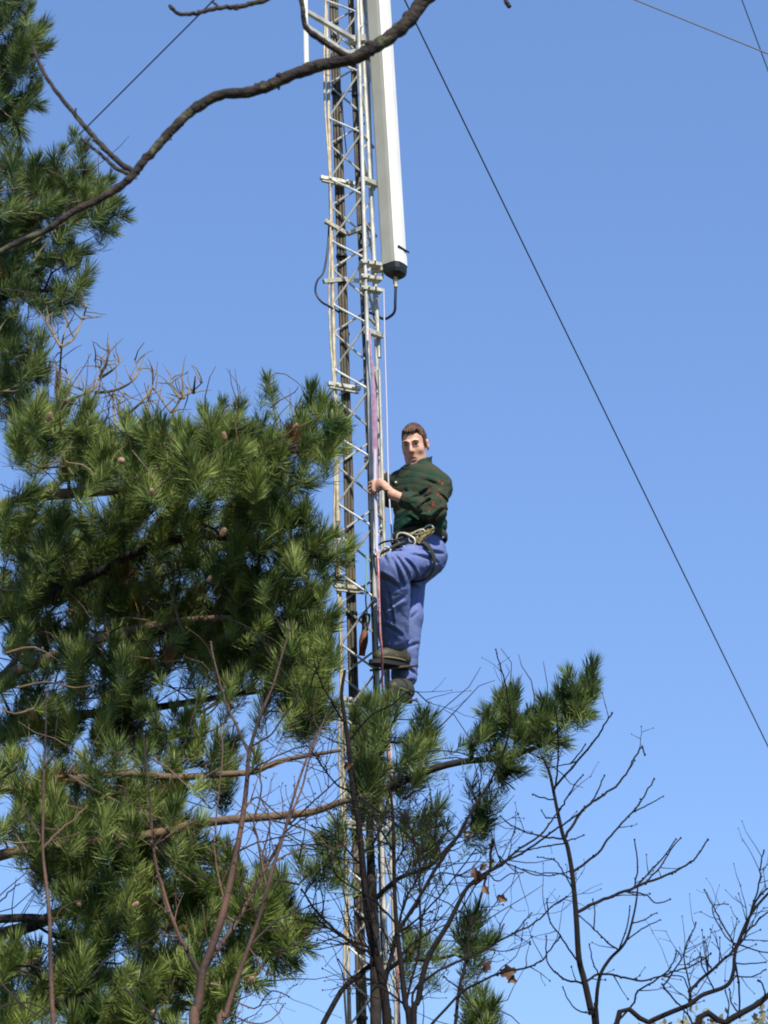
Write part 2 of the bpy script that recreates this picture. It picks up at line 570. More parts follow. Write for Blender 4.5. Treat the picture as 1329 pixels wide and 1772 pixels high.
# ------------------------------------------------------------------ ropes on the mast
simple('pink_sling', [W(640, 572, 11.87), W(641, 600, 11.86), W(646, 660, 11.86), W(648, 720, 11.86), W(649, 780, 11.86), W(650, 830, 11.86)], [.006 + .009 * min(1, max(0, i - 8) / 6) + .0015 * math.sin(i * 1.7) for i in range(26)], M['pink'],
       'wide faded pink sling hanging down the right leg of the mast above the hand', 'sling', sides=8, flat=.25, ref=(1, 0, 0))
simple('pale_strap', [W(649, 778, 11.85), W(649, 830, 11.85), W(651, 900, 11.84), W(652, 958, 11.82)], .0085, M['lilac'],
       'pale strap running down from the gripping hand to the harness knot', 'strap', flat=.4, ref=(1, 0, 0))
simple('white_cord', [W(664, 500, 11.95), W(666, 600, 11.95), W(669, 700, 11.95), W(671, 790, 11.93), W(673, 850, 11.9), W(679, 938, 11.86)], .0045, M['lilac'],
       'thin pale cord hanging straight from below the antenna to the harness', 'cord')
simple('red_rope', [W(653, 958, 11.70), W(655, 985, 11.50), W(656, 1030, 11.47), W(658, 1090, 11.50), W(661, 1130, 11.55), W(662, 1185, 11.7), W(668, 1250, 11.8), W(676, 1350, 11.83), W(683, 1480, 11.83), W(684, 1560, 11.83), W(688, 1650, 11.83), W(692, 1790, 11.83)], .0058, M['rose'],
       'thin rose red climbing rope hanging from the harness over the blue trouser leg', 'rope')
simple('teal_cord', [W(636, 960, 11.95), W(634, 1000, 11.95), W(633, 1040, 11.95), W(636, 1075, 11.97), W(628, 1100, 12.0)], .0045, new_mat('teal cord', (.20, .42, .38), rough=.8),
       'short teal cord hanging inside the mast beside the knee', 'cord')
b = MB()
pts = [W(634, 1062, 12.0), W(632, 1085, 12.0), W(629, 1110, 12.0), W(626, 1135, 12.02)]
b.tube(catmull(pts, 4), [.022 + .004 * math.sin(i) for i in range(13)], 8, flat=.6)
o = b.build('tool_pouch', new_mat('brown leather', (.20, .075, .03), rough=.6, vary=(.09, .035, .02), vscale=20, bump=.4), None, origin=tuple(pts[0]))
o['label'] = 'small reddish brown leather bag hanging inside the mast below the knee'; o['category'] = 'bag'

# ------------------------------------------------------------------ wires
def wirething(name, pts, r, label, cat='wire'):
    return simple(name, pts, r, M['wire'], label, cat, sides=6, sub=1)
def gpt(px, py):
    d = W(px, py, 1.0) - CAM
    t = -CAM.z / d.z
    return CAM + d * t
def guy(T, G, r, label, sag=.0):
    pts = []
    for i in range(25):
        t = i / 24
        p = T.lerp(G, t)
        p.z -= sag * 4 * t * (1 - t)
        pts.append(tuple(p))
    return wirething('guy_wire', pts, r, label, 'guy wire')
guy(W(643, -118, 12.0), gpt(1923, 2500), .0050, 'long taut guy wire slanting down across the sky right of the climber', .04)
guy(W(556, -186, 12.1), gpt(-2130, 2500), .0050, 'guy wire whose visible end runs behind the upper left pine branches')
wirething('overhead_line', [W(-100, -490, 14), W(1095, -2, 14), W(1329, 93, 14), W(2600, 612, 14)], .0058, 'dark overhead line crossing the top right corner at a shallow slope', 'overhead line')
guy(W(1180, -280, 15), gpt(2230, 2550), .0046, 'thin steep wire just inside the top right corner')
# ------------------------------------------------------------------ the climber: smooth fields turned into skin
class Field:
    def __init__(s, lo, hi, h):
        s.lo = np.array(lo, dtype=float); s.h = h
        s.n = np.ceil((np.array(hi) - s.lo) / h).astype(int) + 1
        s.f = np.full(tuple(s.n), 0.2, dtype=np.float32)
    def sub(s, lo, hi, m):
        a = np.clip(np.floor((np.array(lo) - m - s.lo) / s.h).astype(int), 0, s.n)
        b = np.clip(np.ceil((np.array(hi) + m - s.lo) / s.h).astype(int) + 1, 0, s.n)
        if np.any(b <= a):
            return None, None
        sl_ = tuple(slice(a[i], b[i]) for i in range(3))
        ax = [(s.lo[i] + s.h * np.arange(a[i], b[i])).astype(np.float32) for i in range(3)]
        X, Y, Z = np.meshgrid(*ax, indexing='ij')
        return sl_, (X, Y, Z)
    def smin(s, sl_, d, k):
        f = s.f[sl_]
        h = np.clip(.5 + .5 * (f - d) / k, 0, 1)
        s.f[sl_] = f * (1 - h) + d * h - k * h * (1 - h)
    def smax(s, sl_, d, k):
        f = s.f[sl_]
        h = np.clip(.5 - .5 * (f - d) / k, 0, 1)
        s.f[sl_] = f * (1 - h) + d * h + k * h * (1 - h)
    def cap(s, a, b, r1, r2, k=.02, m=.06):
        a = np.array(a, dtype=float); b = np.array(b, dtype=float)
        R = max(r1, r2)
        sl_, P = s.sub(np.minimum(a, b) - R, np.maximum(a, b) + R, m)
        if sl_ is None: return
        d = b - a; L2 = float(d @ d) + 1e-9
        t = np.clip(((P[0] - a[0]) * d[0] + (P[1] - a[1]) * d[1] + (P[2] - a[2]) * d[2]) / L2, 0, 1)
        dist = np.sqrt((P[0] - a[0] - t * d[0]) ** 2 + (P[1] - a[1] - t * d[1]) ** 2 + (P[2] - a[2] - t * d[2]) ** 2) - (r1 + (r2 - r1) * t)
        s.smin(sl_, dist, k)
    def ell(s, c, R, rad, k=.02, m=.06, cut=False):
        """R columns: local axes in world"""
        c = np.array(c, dtype=float); rad = np.array(rad, dtype=float)
        mr = float(rad.max())
        sl_, P = s.sub(c - mr, c + mr, m)
        if sl_ is None: return
        q = [(P[0] - c[0]) * R[0, i] + (P[1] - c[1]) * R[1, i] + (P[2] - c[2]) * R[2, i] for i in range(3)]
        k0 = np.sqrt(sum((q[i] / rad[i]) ** 2 for i in range(3)))
        k1 = np.sqrt(sum((q[i] / rad[i] ** 2) ** 2 for i in range(3))) + 1e-6
        d = k0 * (k0 - 1) / k1
        if cut: s.smax(sl_, -d, k)
        else: s.smin(sl_, d, k)
    def custom(s, lo, hi, fn, k=.01, mode='min', m=.05):
        sl_, P = s.sub(lo, hi, m)
        d = fn(*P)
        (s.smin if mode == 'min' else s.smax)(sl_, d, k)
    def mesh(s):
        f = s.f; sg = f < 0
        nx, ny, nz = f.shape
        off = [(i, j, k) for i in (0, 1) for j in (0, 1) for k in (0, 1)]
        cnt = np.zeros((nx - 1, ny - 1, nz - 1), dtype=np.int8)
        for (i, j, k) in off:
            cnt += sg[i:nx - 1 + i, j:ny - 1 + j, k:nz - 1 + k]
        mask = (cnt > 0) & (cnt < 8)
        I, J, K_ = np.nonzero(mask)
        idx = np.full(mask.shape, -1, dtype=np.int64)
        idx[mask] = np.arange(len(I))
        val = {o: f[I + o[0], J + o[1], K_ + o[2]].astype(float) for o in off}
        acc = np.zeros((len(I), 3)); c = np.zeros(len(I))
        for o in off:
            for ax in range(3):
                if o[ax] == 0:
                    p = list(o); p[ax] = 1; p = tuple(p)
                    v0, v1 = val[o], val[p]
                    m = (v0 < 0) != (v1 < 0)
                    t = np.where(m, v0 / np.where(m, v0 - v1, 1), 0)
                    q = np.zeros((len(I), 3)); q[:] = o
                    q[:, ax] = t
                    acc += q * m[:, None]; c += m
        V = acc / c[:, None] + np.stack([I, J, K_], 1)
        V = V * s.h + s.lo
        F = []
        for ax in range(3):
            o1, o2 = [a for a in range(3) if a != ax]
            sa = [slice(None)] * 3; sb = [slice(None)] * 3
            sa[ax] = slice(0, -1); sb[ax] = slice(1, None)
            ch = sg[tuple(sa)] != sg[tuple(sb)]
            E = np.stack(np.nonzero(ch), 1)
            ok = (E[:, o1] > 0) & (E[:, o2] > 0) & (E[:, o1] < f.shape[o1] - 1) & (E[:, o2] < f.shape[o2] - 1)
            E = E[ok]
            inside = sg[E[:, 0], E[:, 1], E[:, 2]]
            d1 = np.zeros(3, int); d1[o1] = 1
            d2 = np.zeros(3, int); d2[o2] = 1
            def g_(q): return idx[q[:, 0], q[:, 1], q[:, 2]]
            quad = np.stack([g_(E - d1 - d2), g_(E - d2), g_(E), g_(E - d1)], 1)
            flip = inside if ax != 1 else ~inside
            quad[~flip] = quad[~flip][:, ::-1]
            F.append(quad)
        F = np.concatenate(F)
        F = F[(F >= 0).all(1)]
        return V, F.astype(np.int32)

def wob(P, amp, sc, seed=0):
    X, Y, Z = P
    a = np.sin(X * sc * 1.3 + 1.7 * np.sin(Z * sc * .7 + seed) + seed) * np.sin(Z * sc * 1.1 + 1.3 * np.sin(Y * sc * .9 + X * sc * .5 + seed * 2))
    b = np.sin((X + Z) * sc * 1.9 + seed * 3 + 1.1 * np.sin(Y * sc * 1.7)) * np.sin(Y * sc * 1.5 + Z * sc * .8 + seed)
    c = np.sin((X * .55 + Z * 1.0) * sc * 1.5 + 2.3 * np.sin(Y * sc * .6 + X * sc * .35 + seed) + 1.2 * np.sin(Z * sc * .42 + seed))
    c = (1 - np.abs(c)) ** 2 * 2 - .66
    return (a * .45 + b * .25 + c * .45) * amp

def A(v): return np.array(v, dtype=float)
Id = np.eye(3)
fwd = A((-math.sin(math.radians(48)), -math.cos(math.radians(48)), 0))       # the way his chest faces
lv = A((math.cos(math.radians(48)), -math.sin(math.radians(48)), 0))         # towards his left side
RB = np.stack([lv, fwd, A((0, 0, 1))], 1)
# joints
pel = A(W(723, 958, 12.02))
waist = A(W(724, 920, 12.02))
chest = A(W(726, 855, 12.02))
neckb = A(W(722, 817, 12.02))
headc = A(W(717, 770, 11.97))
shL = A(W(758, 842, 11.92)); shR = A(W(694, 838, 12.14))
elL = A(W(752, 885, 11.78)); wrL = A(W(680, 856, 11.72))
POLE = A((W(650, 845, 11.86)))
elR = A(W(676, 858, 12.38)); wrR = A(W(655, 812, 12.26))
PR = A(W(642, 800, 12.20))
hipL = A(W(731, 963, 11.94)); knL = A(W(682, 985, 11.62)); anL = A(W(681, 1104, 11.86))
hipR = A(W(713, 966, 12.12)); knR = A(W(706, 1070, 11.97)); anR = A(W(699, 1172, 12.02))
heL = A(W(700, 1150, 11.92)); toL = A(W(648, 1146, 11.80))
heR = A(W(706, 1208, 12.04)); toR = A(W(676, 1204, 11.84))

man = thing('person', 'man in dark green patterned jumper and blue work trousers climbing the mast', 'person', tuple(anR - A((0, 0, .1))))

hy, hp_ = math.radians(15), math.radians(25)
HF = A((-math.sin(hy) * math.cos(hp_), -math.cos(hy) * math.cos(hp_), -math.sin(hp_)))
HX = np.cross(HF, A((0, 0, 1))); HX /= np.linalg.norm(HX)
HZv = np.cross(HX, HF)
RH = np.stack([HX, HF, HZv], 1)
def H(x, y, z): return headc + RH @ A((x, y, z))

def grip(F, pc, fx, fy, side, zoff=0, k=.006, tilt=0):
    """hand closed round a vertical bar at pc. fx: unit from bar to palm; fy: unit towards the finger side (the knuckles pass there)"""
    fx = A(fx); fy = A(fy)
    def q(a, b, z): return pc + fx * a + fy * b + A((0, 0, z))
    F.ell(q(.048, .012, 0), np.stack([fx, fy, A((0, 0, 1))], 1), (.046, .018, .041), k=.012)
    F.cap(q(.02, .03, .022), q(.02, .03, -.022), .011, .011, k=.012)
    for i, z in enumerate((.033, .011, -.011, -.032)):
        ln = (.92, 1.0, .96, .8)[i]; r = (.0088, .009, .0086, .0076)[i]
        F.cap(q(.028, .026, z), q(-.016 * ln, .030, z - .002), r * 1.1, r, k=.004, m=.02)
        F.cap(q(-.016 * ln, .030, z - .002), q(-.030 * ln, .004, z - .004), r, r * .95, k=.003, m=.02)
        F.cap(q(-.030 * ln, .004, z - .004), q(-.018 * ln, -.018, z - .004), r * .95, r * .85, k=.003, m=.02)
    F.cap(q(.060, .0, .026), q(.032, -.018, .040), .014, .011, k=.01, m=.02)
    F.cap(q(.032, -.018, .040), q(.006, -.024, .050), .0105, .009, k=.004, m=.02)

# ---- body (one surface: head, neck, trunk, arms, hands, legs)
B_ = Field(A((min(toL[0], PR[0], elL[0]) - .12, 11.40, anR[2] - .22)), A((shL[0] + .14, 12.56, headc[2] + .20)), .0052)
B_.cap(chest, waist, .10, .10); B_.cap(waist, pel, .10, .11)
B_.cap(shL, shR, .055, .055, k=.05)
B_.cap(neckb - A((0, 0, .05)), H(0, -.02, -.06), .062, .056, k=.03)
B_.cap(shL, elL, .047, .040); B_.cap(elL, wrL, .041, .027, k=.015)
B_.cap(shR, elR, .047, .040); B_.cap(elR, wrR, .041, .028, k=.015)
for a_, b_, c_2 in ((hipL, knL, anL), (hipR, knR, anR)):
    B_.cap(a_, b_, .075, .052); B_.cap(b_, c_2, .052, .036)
toL[2] = heL[2]; toR[2] = heR[2]
B_.cap(anL, heL * .5 + toL * .5 + A((0, 0, .04)), .03, .02); B_.cap(anR, heR * .5 + toR * .5 + A((0, 0, .04)), .03, .02)
# left hand on the strap, right hand round the far bar
gx = wrL - POLE; gx[2] = 0; gx /= np.linalg.norm(gx)
gy = A((0, -1, 0)) - gx * gx[1] * -1; gy = A((0, -1., 0)) - gx * float(A((0, -1., 0)) @ gx); gy /= np.linalg.norm(gy)
B_.cap(wrL, POLE + gx * .075 + A((0, 0, .0)), .026, .024, k=.015)
grip(B_, POLE, gx, gy, 1)
gx2 = A((.55, .83, 0)); gx2 /= np.linalg.norm(gx2)
gy2 = A((-.83, .55, 0)); gy2 = gy2 / np.linalg.norm(gy2)
B_.cap(wrR, PR + gx2 * .07, .026, .024, k=.015)
grip(B_, PR, gx2, gy2, -1)
# head
B_.ell(H(0, -.014, .030), RH, (.074, .094, .092), k=.02)
B_.ell(H(0, .022, -.035), RH, (.060, .068, .082), k=.03)
B_.cap(H(-.022, .052, -.090), H(.022, .052, -.090), .024, .024, k=.03)
B_.ell(H(0, .070, -.104), RH, (.022, .020, .018), k=.016)
for sx in (-1, 1):
    B_.ell(H(sx * .046, .050, -.022), RH, (.022, .026, .024), k=.02)       # cheek
    B_.ell(H(sx * .042, .018, -.070), RH, (.021, .038, .028), k=.03)       # jaw
    B_.ell(H(sx * .031, .093, .012), RH, (.017, .0085, .0085), k=.010, cut=True)
    B_.cap(H(sx * .014, .088, .030), H(sx * .048, .074, .030), .0078, .0065, k=.012)
    B_.cap(H(sx * .018, .083, .004), H(sx * .042, .074, .004), .0065, .0065, k=.006)
    B_.cap(H(sx * .017, .084, .020), H(sx * .044, .074, .020), .0065, .0065, k=.006)      # lower lid
    B_.ell(H(sx * .012, .097, -.024), RH, (.0075, .010, .0075), k=.007)
    # ear
    B_.ell(H(.070 if sx > 0 else -.083, -.008, -.004), np.stack([RH @ A((math.cos(.35 * sx), -math.sin(.35 * sx) , 0)), RH @ A((math.sin(.35 * sx), math.cos(.35 * sx), 0)), RH @ A((0, 0, 1))], 1), (.011, .021, .034), k=.006)
    B_.ell(H(sx * .096, .002, .002), RH, (.008, .008, .014), k=.004, cut=True)
B_.cap(H(0, .088, .020), H(0, .106, -.020), .0075, .0115, k=.010)
B_.cap(H(-.020, .080, -.061), H(.020, .080, -.061), .008, .008, k=.006)
B_.cap(H(-.014, .082, -.071), H(.014, .082, -.071), .0078, .0078, k=.005)
B_.ell(H(0, .094, -.0655), RH, (.022, .014, .0028), k=.003, cut=True)
B_.ell(H(0, .092, -.088), RH, (.018, .009, .006), k=.010, cut=True)
def hscale(V):
    V = np.asarray(V, dtype=float)
    q = (V - headc) @ RH
    wgt = np.clip((q[:, 2] + .15) / .05, 0, 1)
    q[:, 0] *= 1 - .075 * wgt
    q[:, 2] *= 1 + .06 * wgt
    q[:, 2] -= .004 * wgt
    out = headc + q @ RH.T
    wb = (np.linalg.norm(V - headc, axis=1) < .21)[:, None]
    return np.where(wb, out, V)
V, F = B_.mesh()
V = hscale(V)
cen = V[F].mean(1)
lc = (cen - headc) @ RH
mi = np.zeros(len(F), dtype=np.int32)
mi[(np.abs(lc[:, 0]) < .0225) & (lc[:, 1] > .074) & (np.abs(lc[:, 2] + .0705) < .0088 * np.sqrt(np.clip(1 - (lc[:, 0] / .0235) ** 2, 0, 1)))] = 1
skin = new_mat('skin', (.60, .32, .21), rough=.5, spec=.35, vary=(.66, .39, .28), vscale=18, bump=.1, bscale=90)
skin.node_tree.nodes['Principled BSDF'].inputs['Subsurface Weight'].default_value = .12
skin.node_tree.nodes['Principled BSDF'].inputs['Subsurface Radius'].default_value = (.02, .008, .004)
lip = new_mat('lips', (.44, .18, .15), rough=.45)
body = mesh_obj('body', V, F, [skin, lip], man, midx=mi)
# eyes
for sx in (-1, 1):
    b = MB()
    b.ball(H(sx * .031, .0728, .0115), .0125, seg=14, rings=10)
    b.v = [tuple(v) for v in hscale(b.v)]
    e = b.build('eye', new_mat('eyeball', (.26, .22, .20), rough=.3) if sx < 0 else bpy.data.materials['eyeball'], man)
    b = MB()
    b.ball(H(sx * .031 - .002, .0815, .010), .0055, seg=10, rings=8)
    b.v = [tuple(v) for v in hscale(b.v)]
    b.build('iris', new_mat('iris', (.03, .022, .018), rough=.2) if sx < 0 else bpy.data.materials['iris'], e)
# hair
G_ = Field(headc - .17, headc + .17, .0035)
G_.ell(H(0, -.016, .031), RH, (.0800, .100, .0965), k=.01)
G_.cap(H(-.03, .052, .078), H(.03, .052, .078), .026, .026, k=.02)
def hairline(X, Y, Z):
    q = [(X - headc[0]) * RH[0, i] + (Y - headc[1]) * RH[1, i] + (Z - headc[2]) * RH[2, i] for i in range(3)]
    line = .76 * q[1] + .018 + .9 * np.clip(np.abs(q[0]) - .020, 0, .03) * np.clip((q[1] - .03) / .03, 0, 1) - .05 * (np.abs(q[0]) > .058) * (q[1] > .0) * (q[1] < .03) + .004 * np.sin(q[0] * 260) + .003 * np.sin(q[0] * 610 + 1)
    d = line - q[2]
    face = np.minimum((q[1] - .032) * 1.0, .018 - q[2])
    return np.maximum(d, face).astype(np.float32) * .8
G_.custom(headc - .2, headc + .2, hairline, k=.004, mode='max')
sl_, P = G_.sub(headc - .17, headc + .17, 0)
q1 = (P[0] - headc[0]) * RH[0, 0] + (P[1] - headc[1]) * RH[1, 0] + (P[2] - headc[2]) * RH[2, 0]
q2 = (P[0] - headc[0]) * RH[0, 1] + (P[1] - headc[1]) * RH[1, 1] + (P[2] - headc[2]) * RH[2, 1]
G_.f[sl_] += (.0018 * np.sin(q1 * 420 + 3 * np.sin(q2 * 60)) + .0012 * np.sin(q1 * 900 + q2 * 200)).astype(np.float32)
V, F = G_.mesh()
V = hscale(V)
hairm = new_mat('short dark brown hair', (.035, .018, .011), rough=.5, vary=(.13, .062, .03), vscale=45, bump=.5, bscale=200)
mesh_obj('hair', V, F, hairm, man)
for sx in (-1, 1):
    b = MB()
    b.tube(catmull([H(sx * .014, .0985, .027), H(sx * .030, .095, .033), H(sx * .050, .0815, .029)], 4), [.0026, .0036, .004, .0042, .004, .0036, .003, .0024, .0016], 7)
    b.v = [tuple(v) for v in hscale(b.v)]
    b.build('eyebrow', hairm, man)
    b = MB()
    b.tube(catmull([H(sx * .018, .0850, .0125), H(sx * .030, .0868, .0172), H(sx * .043, .0795, .0125)], 4), .0017, 6)
    b.v = [tuple(v) for v in hscale(b.v)]
    b.build('lid_crease', hairm, man)  # dark strip drawn in for the shadowed crease of the upper lid

# ---- jumper
def cloth(F_, amp, sc, seed):
    P = np.meshgrid(*[F_.lo[i] + F_.h * np.arange(F_.n[i]) for i in range(3)], indexing='ij')
    near = np.clip(1 - np.abs(F_.f) / .05, 0, 1)
    F_.f += (wob(P, amp, sc, seed) * near).astype(np.float32)
def folds(F_, amp, sc, seed):
    X, Y, Z = np.meshgrid(*[F_.lo[i] + F_.h * np.arange(F_.n[i]) for i in range(3)], indexing='ij')
    near = np.clip(1 - np.abs(F_.f) / .05, 0, 1)
    u = (X - .6 * Y) * sc + Z * sc * .42 + 1.4 * np.sin(Z * 7.5 + seed) + .8 * np.sin(Z * 19 + X * 11)
    c = (1 - np.abs(np.sin(u))) ** 2
    v = (X * .35 - Y * .2) * sc - Z * sc * .9 + 1.2 * np.sin(X * 13 + seed * 2)
    e = (1 - np.abs(np.sin(v))) ** 2 * np.clip(np.sin(Z * 5.1 + X * 8 + seed), 0, 1)
    F_.f += ((c * .8 + e * .7 - .35) * amp * near).astype(np.float32)
def crease(F_, a, b, w_, amp, y0=11.8, ymax=12.0):
    pa, pb = W(a[0], a[1], y0), W(b[0], b[1], y0)
    lo = np.minimum(A(pa), A(pb)) - w_ * 4; hi = np.maximum(A(pa), A(pb)) + w_ * 4
    lo[1] = F_.lo[1]; hi[1] = ymax
    sl_, P = F_.sub(lo, hi, 0)
    if sl_ is None: return
    dx, dz = pb.x - pa.x, pb.z - pa.z
    t = ((P[0] - pa.x) * dx + (P[2] - pa.z) * dz) / (dx * dx + dz * dz)
    tc_ = np.clip(t, 0, 1)
    d = np.sqrt((P[0] - pa.x - tc_ * dx) ** 2 + (P[2] - pa.z - tc_ * dz) ** 2)
    # a sharp groove with a soft ridge above it
    side = (P[0] - pa.x) * -dz + (P[2] - pa.z) * dx
    sgn = np.sign(side)
    g_ = np.exp(-(d / w_) ** 2) - .55 * np.exp(-((d - 1.9 * w_) / (1.3 * w_)) ** 2) * (sgn > 0)
    F_.f[sl_] += (g_ * amp * np.sin(np.pi * np.clip(.12 + .76 * tc_, 0, 1))).astype(np.float32)
S_ = Field(A((wrR[0] - .12, 11.52, waist[2] - .16)), A((shL[0] + .17, 12.56, neckb[2] + .2)), .0058)
S_.ell(chest - A((0, 0, .02)), RB, (.190, .135, .215), k=.04)
S_.ell(waist + A((0, 0, .035)), RB, (.165, .128, .13), k=.04)
S_.ell(waist + A((0, 0, .03)) - fwd * .05, RB, (.155, .11, .085), k=.03)
S_.cap(shL, shR, .074, .072, k=.05)
S_.cap(neckb + A((0, 0, .0)), shL, .062, .066, k=.05); S_.cap(neckb, shR, .062, .062, k=.05)
S_.cap(shL, elL, .069, .066, k=.03)
slv = elL + (wrL - elL) * .62
S_.cap(elL, slv, .066, .048, k=.03)
S_.cap(slv, elL + (wrL - elL) * .66, .054, .052, k=.01)
S_.cap(shR, elR, .075, .068, k=.03); S_.cap(elR, elR + (wrR - elR) * .6, .066, .05, k=.03)
# folds pulled towards the elbow and at the waist
for i in range(5):
    t = i / 4
    a_ = elL + A((.02 - .05 * t, -.055, .045 - .03 * i)); 
    S_.cap(a_, a_ + A((-.06, -.012, .035 * (1 - t) - .02)), .016, .008, k=.02)
for i in range(4):
    z_ = waist[2] - .02 + i * .035
    c0 = waist + fwd * .115 + lv * (-.08 + .02 * i); c0[2] = z_
    S_.cap(c0, c0 + lv * .15 + A((0, 0, .02)), .014, .01, k=.02)
# cut at the hem, above the belt
hem = waist[2] - .045
S_.custom(S_.lo, S_.lo + S_.n * S_.h, lambda X, Y, Z: (hem - Z + .012 * np.sin(X * 30)).astype(np.float32), k=.012, mode='max')
# open the neck
nk = neckb + A((0, 0, .045)) + HF * .012
def openneck(X, Y, Z):
    r = np.sqrt((X - nk[0]) ** 2 + (Y - nk[1]) ** 2)
    return np.minimum(.066 - r, Z - (neckb[2] + .02)).astype(np.float32)
# collar: a standing, slightly flared shell
def collar(X, Y, Z):
    zt = (Z - neckb[2])
    rx = (X - nk[0]); ry = (Y - nk[1])
    r = np.sqrt(rx ** 2 + ry ** 2)
    ang = (rx * fwd[0] + ry * fwd[1]) / (r + 1e-6)
    rr_ = .078 + .10 * zt
    top = .060 - .052 * ang + .006 * np.sin(rx * 60)
    d = np.abs(r - rr_) - .0085
    return np.maximum(d, np.maximum(zt - top, -.02 - zt)).astype(np.float32)
S_.custom(nk - .2, nk + .2, collar, k=.012)
S_.custom(nk - .2, nk + A((.2, .2, .12)), openneck, k=.006, mode='max')
for a_, b_, w_, am in (((716, 848), (744, 836), .008, .012), ((712, 868), (744, 850), .008, .014), ((724, 884), (752, 862), .007, .012), ((700, 896), (742, 900), .009, .018), ((742, 905), (772, 880), .008, .016),
                       ((690, 912), (724, 902), .008, .014), ((738, 820), (764, 836), .008, .010), ((758, 850), (778, 862), .007, .012), ((700, 830), (716, 858), .008, .010), ((730, 918), (768, 906), .008, .012), ((706, 878), (722, 892), .006, .010)):
    crease(S_, a_, b_, w_, am, 11.75, 12.05)
cloth(S_, .004, 34, 1.3)
V, F = S_.mesh()
jm = new_mat('dark green patterned knit', (.024, .052, .032), rough=.9, spec=.12, vary=(.052, .056, .034), vscale=14, bump=.5, bscale=160, vary2=(.14, .04, .035), v2scale=34, v2lo=.66, v2hi=.70)
sm = new_mat('red flecked sleeve knit', (.026, .056, .034), rough=.9, spec=.12, vary=(.045, .042, .022), vscale=18, bump=.5, bscale=160, vary2=(.24, .05, .045), v2scale=38, v2lo=.585, v2hi=.66)
plain = new_mat('plain dark green knit', (.018, .070, .045), rough=.9, spec=.15, vary=(.012, .045, .03), vscale=9, bump=.5, bscale=160)
cen = V[F].mean(1)
mi = (cen[:, 2] < waist[2] + .085 + .02 * np.sin(cen[:, 0] * 25)) & (cen[:, 0] < elL[0] + .04) & (np.linalg.norm(cen - elL, axis=1) > .11)
mi |= (cen[:, 2] < waist[2] + .07)
def segd(P_, a, b):
    t = np.clip(((P_ - a) @ (b - a)) / ((b - a) @ (b - a)), 0, 1)
    return np.linalg.norm(P_ - a - t[:, None] * (b - a), axis=1)
mi &= (segd(cen, shL, elL) > .098) & (segd(cen, elL, wrL) > .088)
mi = mi.astype(np.int32)
mi[(mi == 0) & (segd(cen, shL * .6 + elL * .4, elL) < .098) & (cen[:, 1] < elL[1] + .06)] = 2
jum = mesh_obj('jumper', V, F, [jm, plain, sm], man, midx=mi)
b = MB()
zc = chest + fwd * .148 + A((0, 0, .05)) - lv * .04
b.ball(zc, .009, seg=8, rings=6)
b.build('button', M['zinc'], jum)

# ---- trousers
T_ = Field(A((knL[0] - .16, 11.45, anR[2] - .05)), A((pel[0] + .24, 12.36, waist[2] + .08)), .0060)
T_.ell(pel + A((0, 0, .01)), RB, (.165, .135, .135), k=.04)
T_.ell(pel - fwd * .045 - A((0, 0, .035)) + lv * .035, RB, (.13, .10, .105), k=.04)
T_.ell(waist - A((0, 0, .03)), RB, (.155, .120, .07), k=.04)
T_.cap(hipL, knL, .104, .086, k=.05); T_.cap(knL, anL - A((0, 0, .0)), .086, .074, k=.04)
T_.cap(knL + (anL - knL) * .3, anL, .080, .078, k=.03)
T_.cap(hipR, knR, .100, .076, k=.05); T_.cap(knR, anR, .078, .072, k=.04)

T_.custom(T_.lo, T_.lo + T_.n * T_.h, lambda X, Y, Z: (Z - (waist[2] + .0)).astype(np.float32), k=.01, mode='max')
for a_, b_, w_, am in (((684, 984), (708, 1016), .009, .020), ((696, 986), (726, 1002), .008, .016), ((680, 992), (698, 1030), .009, .018), ((712, 972), (756, 962), .008, .014), ((728, 952), (768, 945), .008, .014),
                       ((740, 985), (762, 968), .008, .012), ((652, 1012), (690, 1034), .009, .014), ((700, 1046), (664, 1066), .009, .013), ((658, 1082), (696, 1100), .008, .013), ((672, 1040), (682, 1090), .007, .010),
                       ((712, 1060), (724, 1046), .007, .010), ((704, 1110), (722, 1098), .008, .011), ((702, 1140), (720, 1150), .008, .011), ((700, 1168), (716, 1160), .007, .010), ((668, 956), (700, 966), .008, .010), ((660, 970), (672, 1000), .008, .010)):
    crease(T_, a_, b_, w_, am, 11.78, 12.1)
folds(T_, .0065, 24, 1.1)
cloth(T_, .003, 20, 2.0)
T_.custom(anL - .14, anL + .14, lambda X, Y, Z: (anL[2] + .012 - Z + .006 * np.sin(X * 60) - 10 * (X > anL[0] + .5)).astype(np.float32) - 0 * X, k=.006, mode='max') if False else None
V, F = T_.mesh()
tm = new_mat('blue work trousers', (.105, .145, .33), rough=.9, spec=.1, vary=(.15, .19, .37), vscale=9, bump=.5, bscale=30)
mesh_obj('trousers', V, F, tm, man)

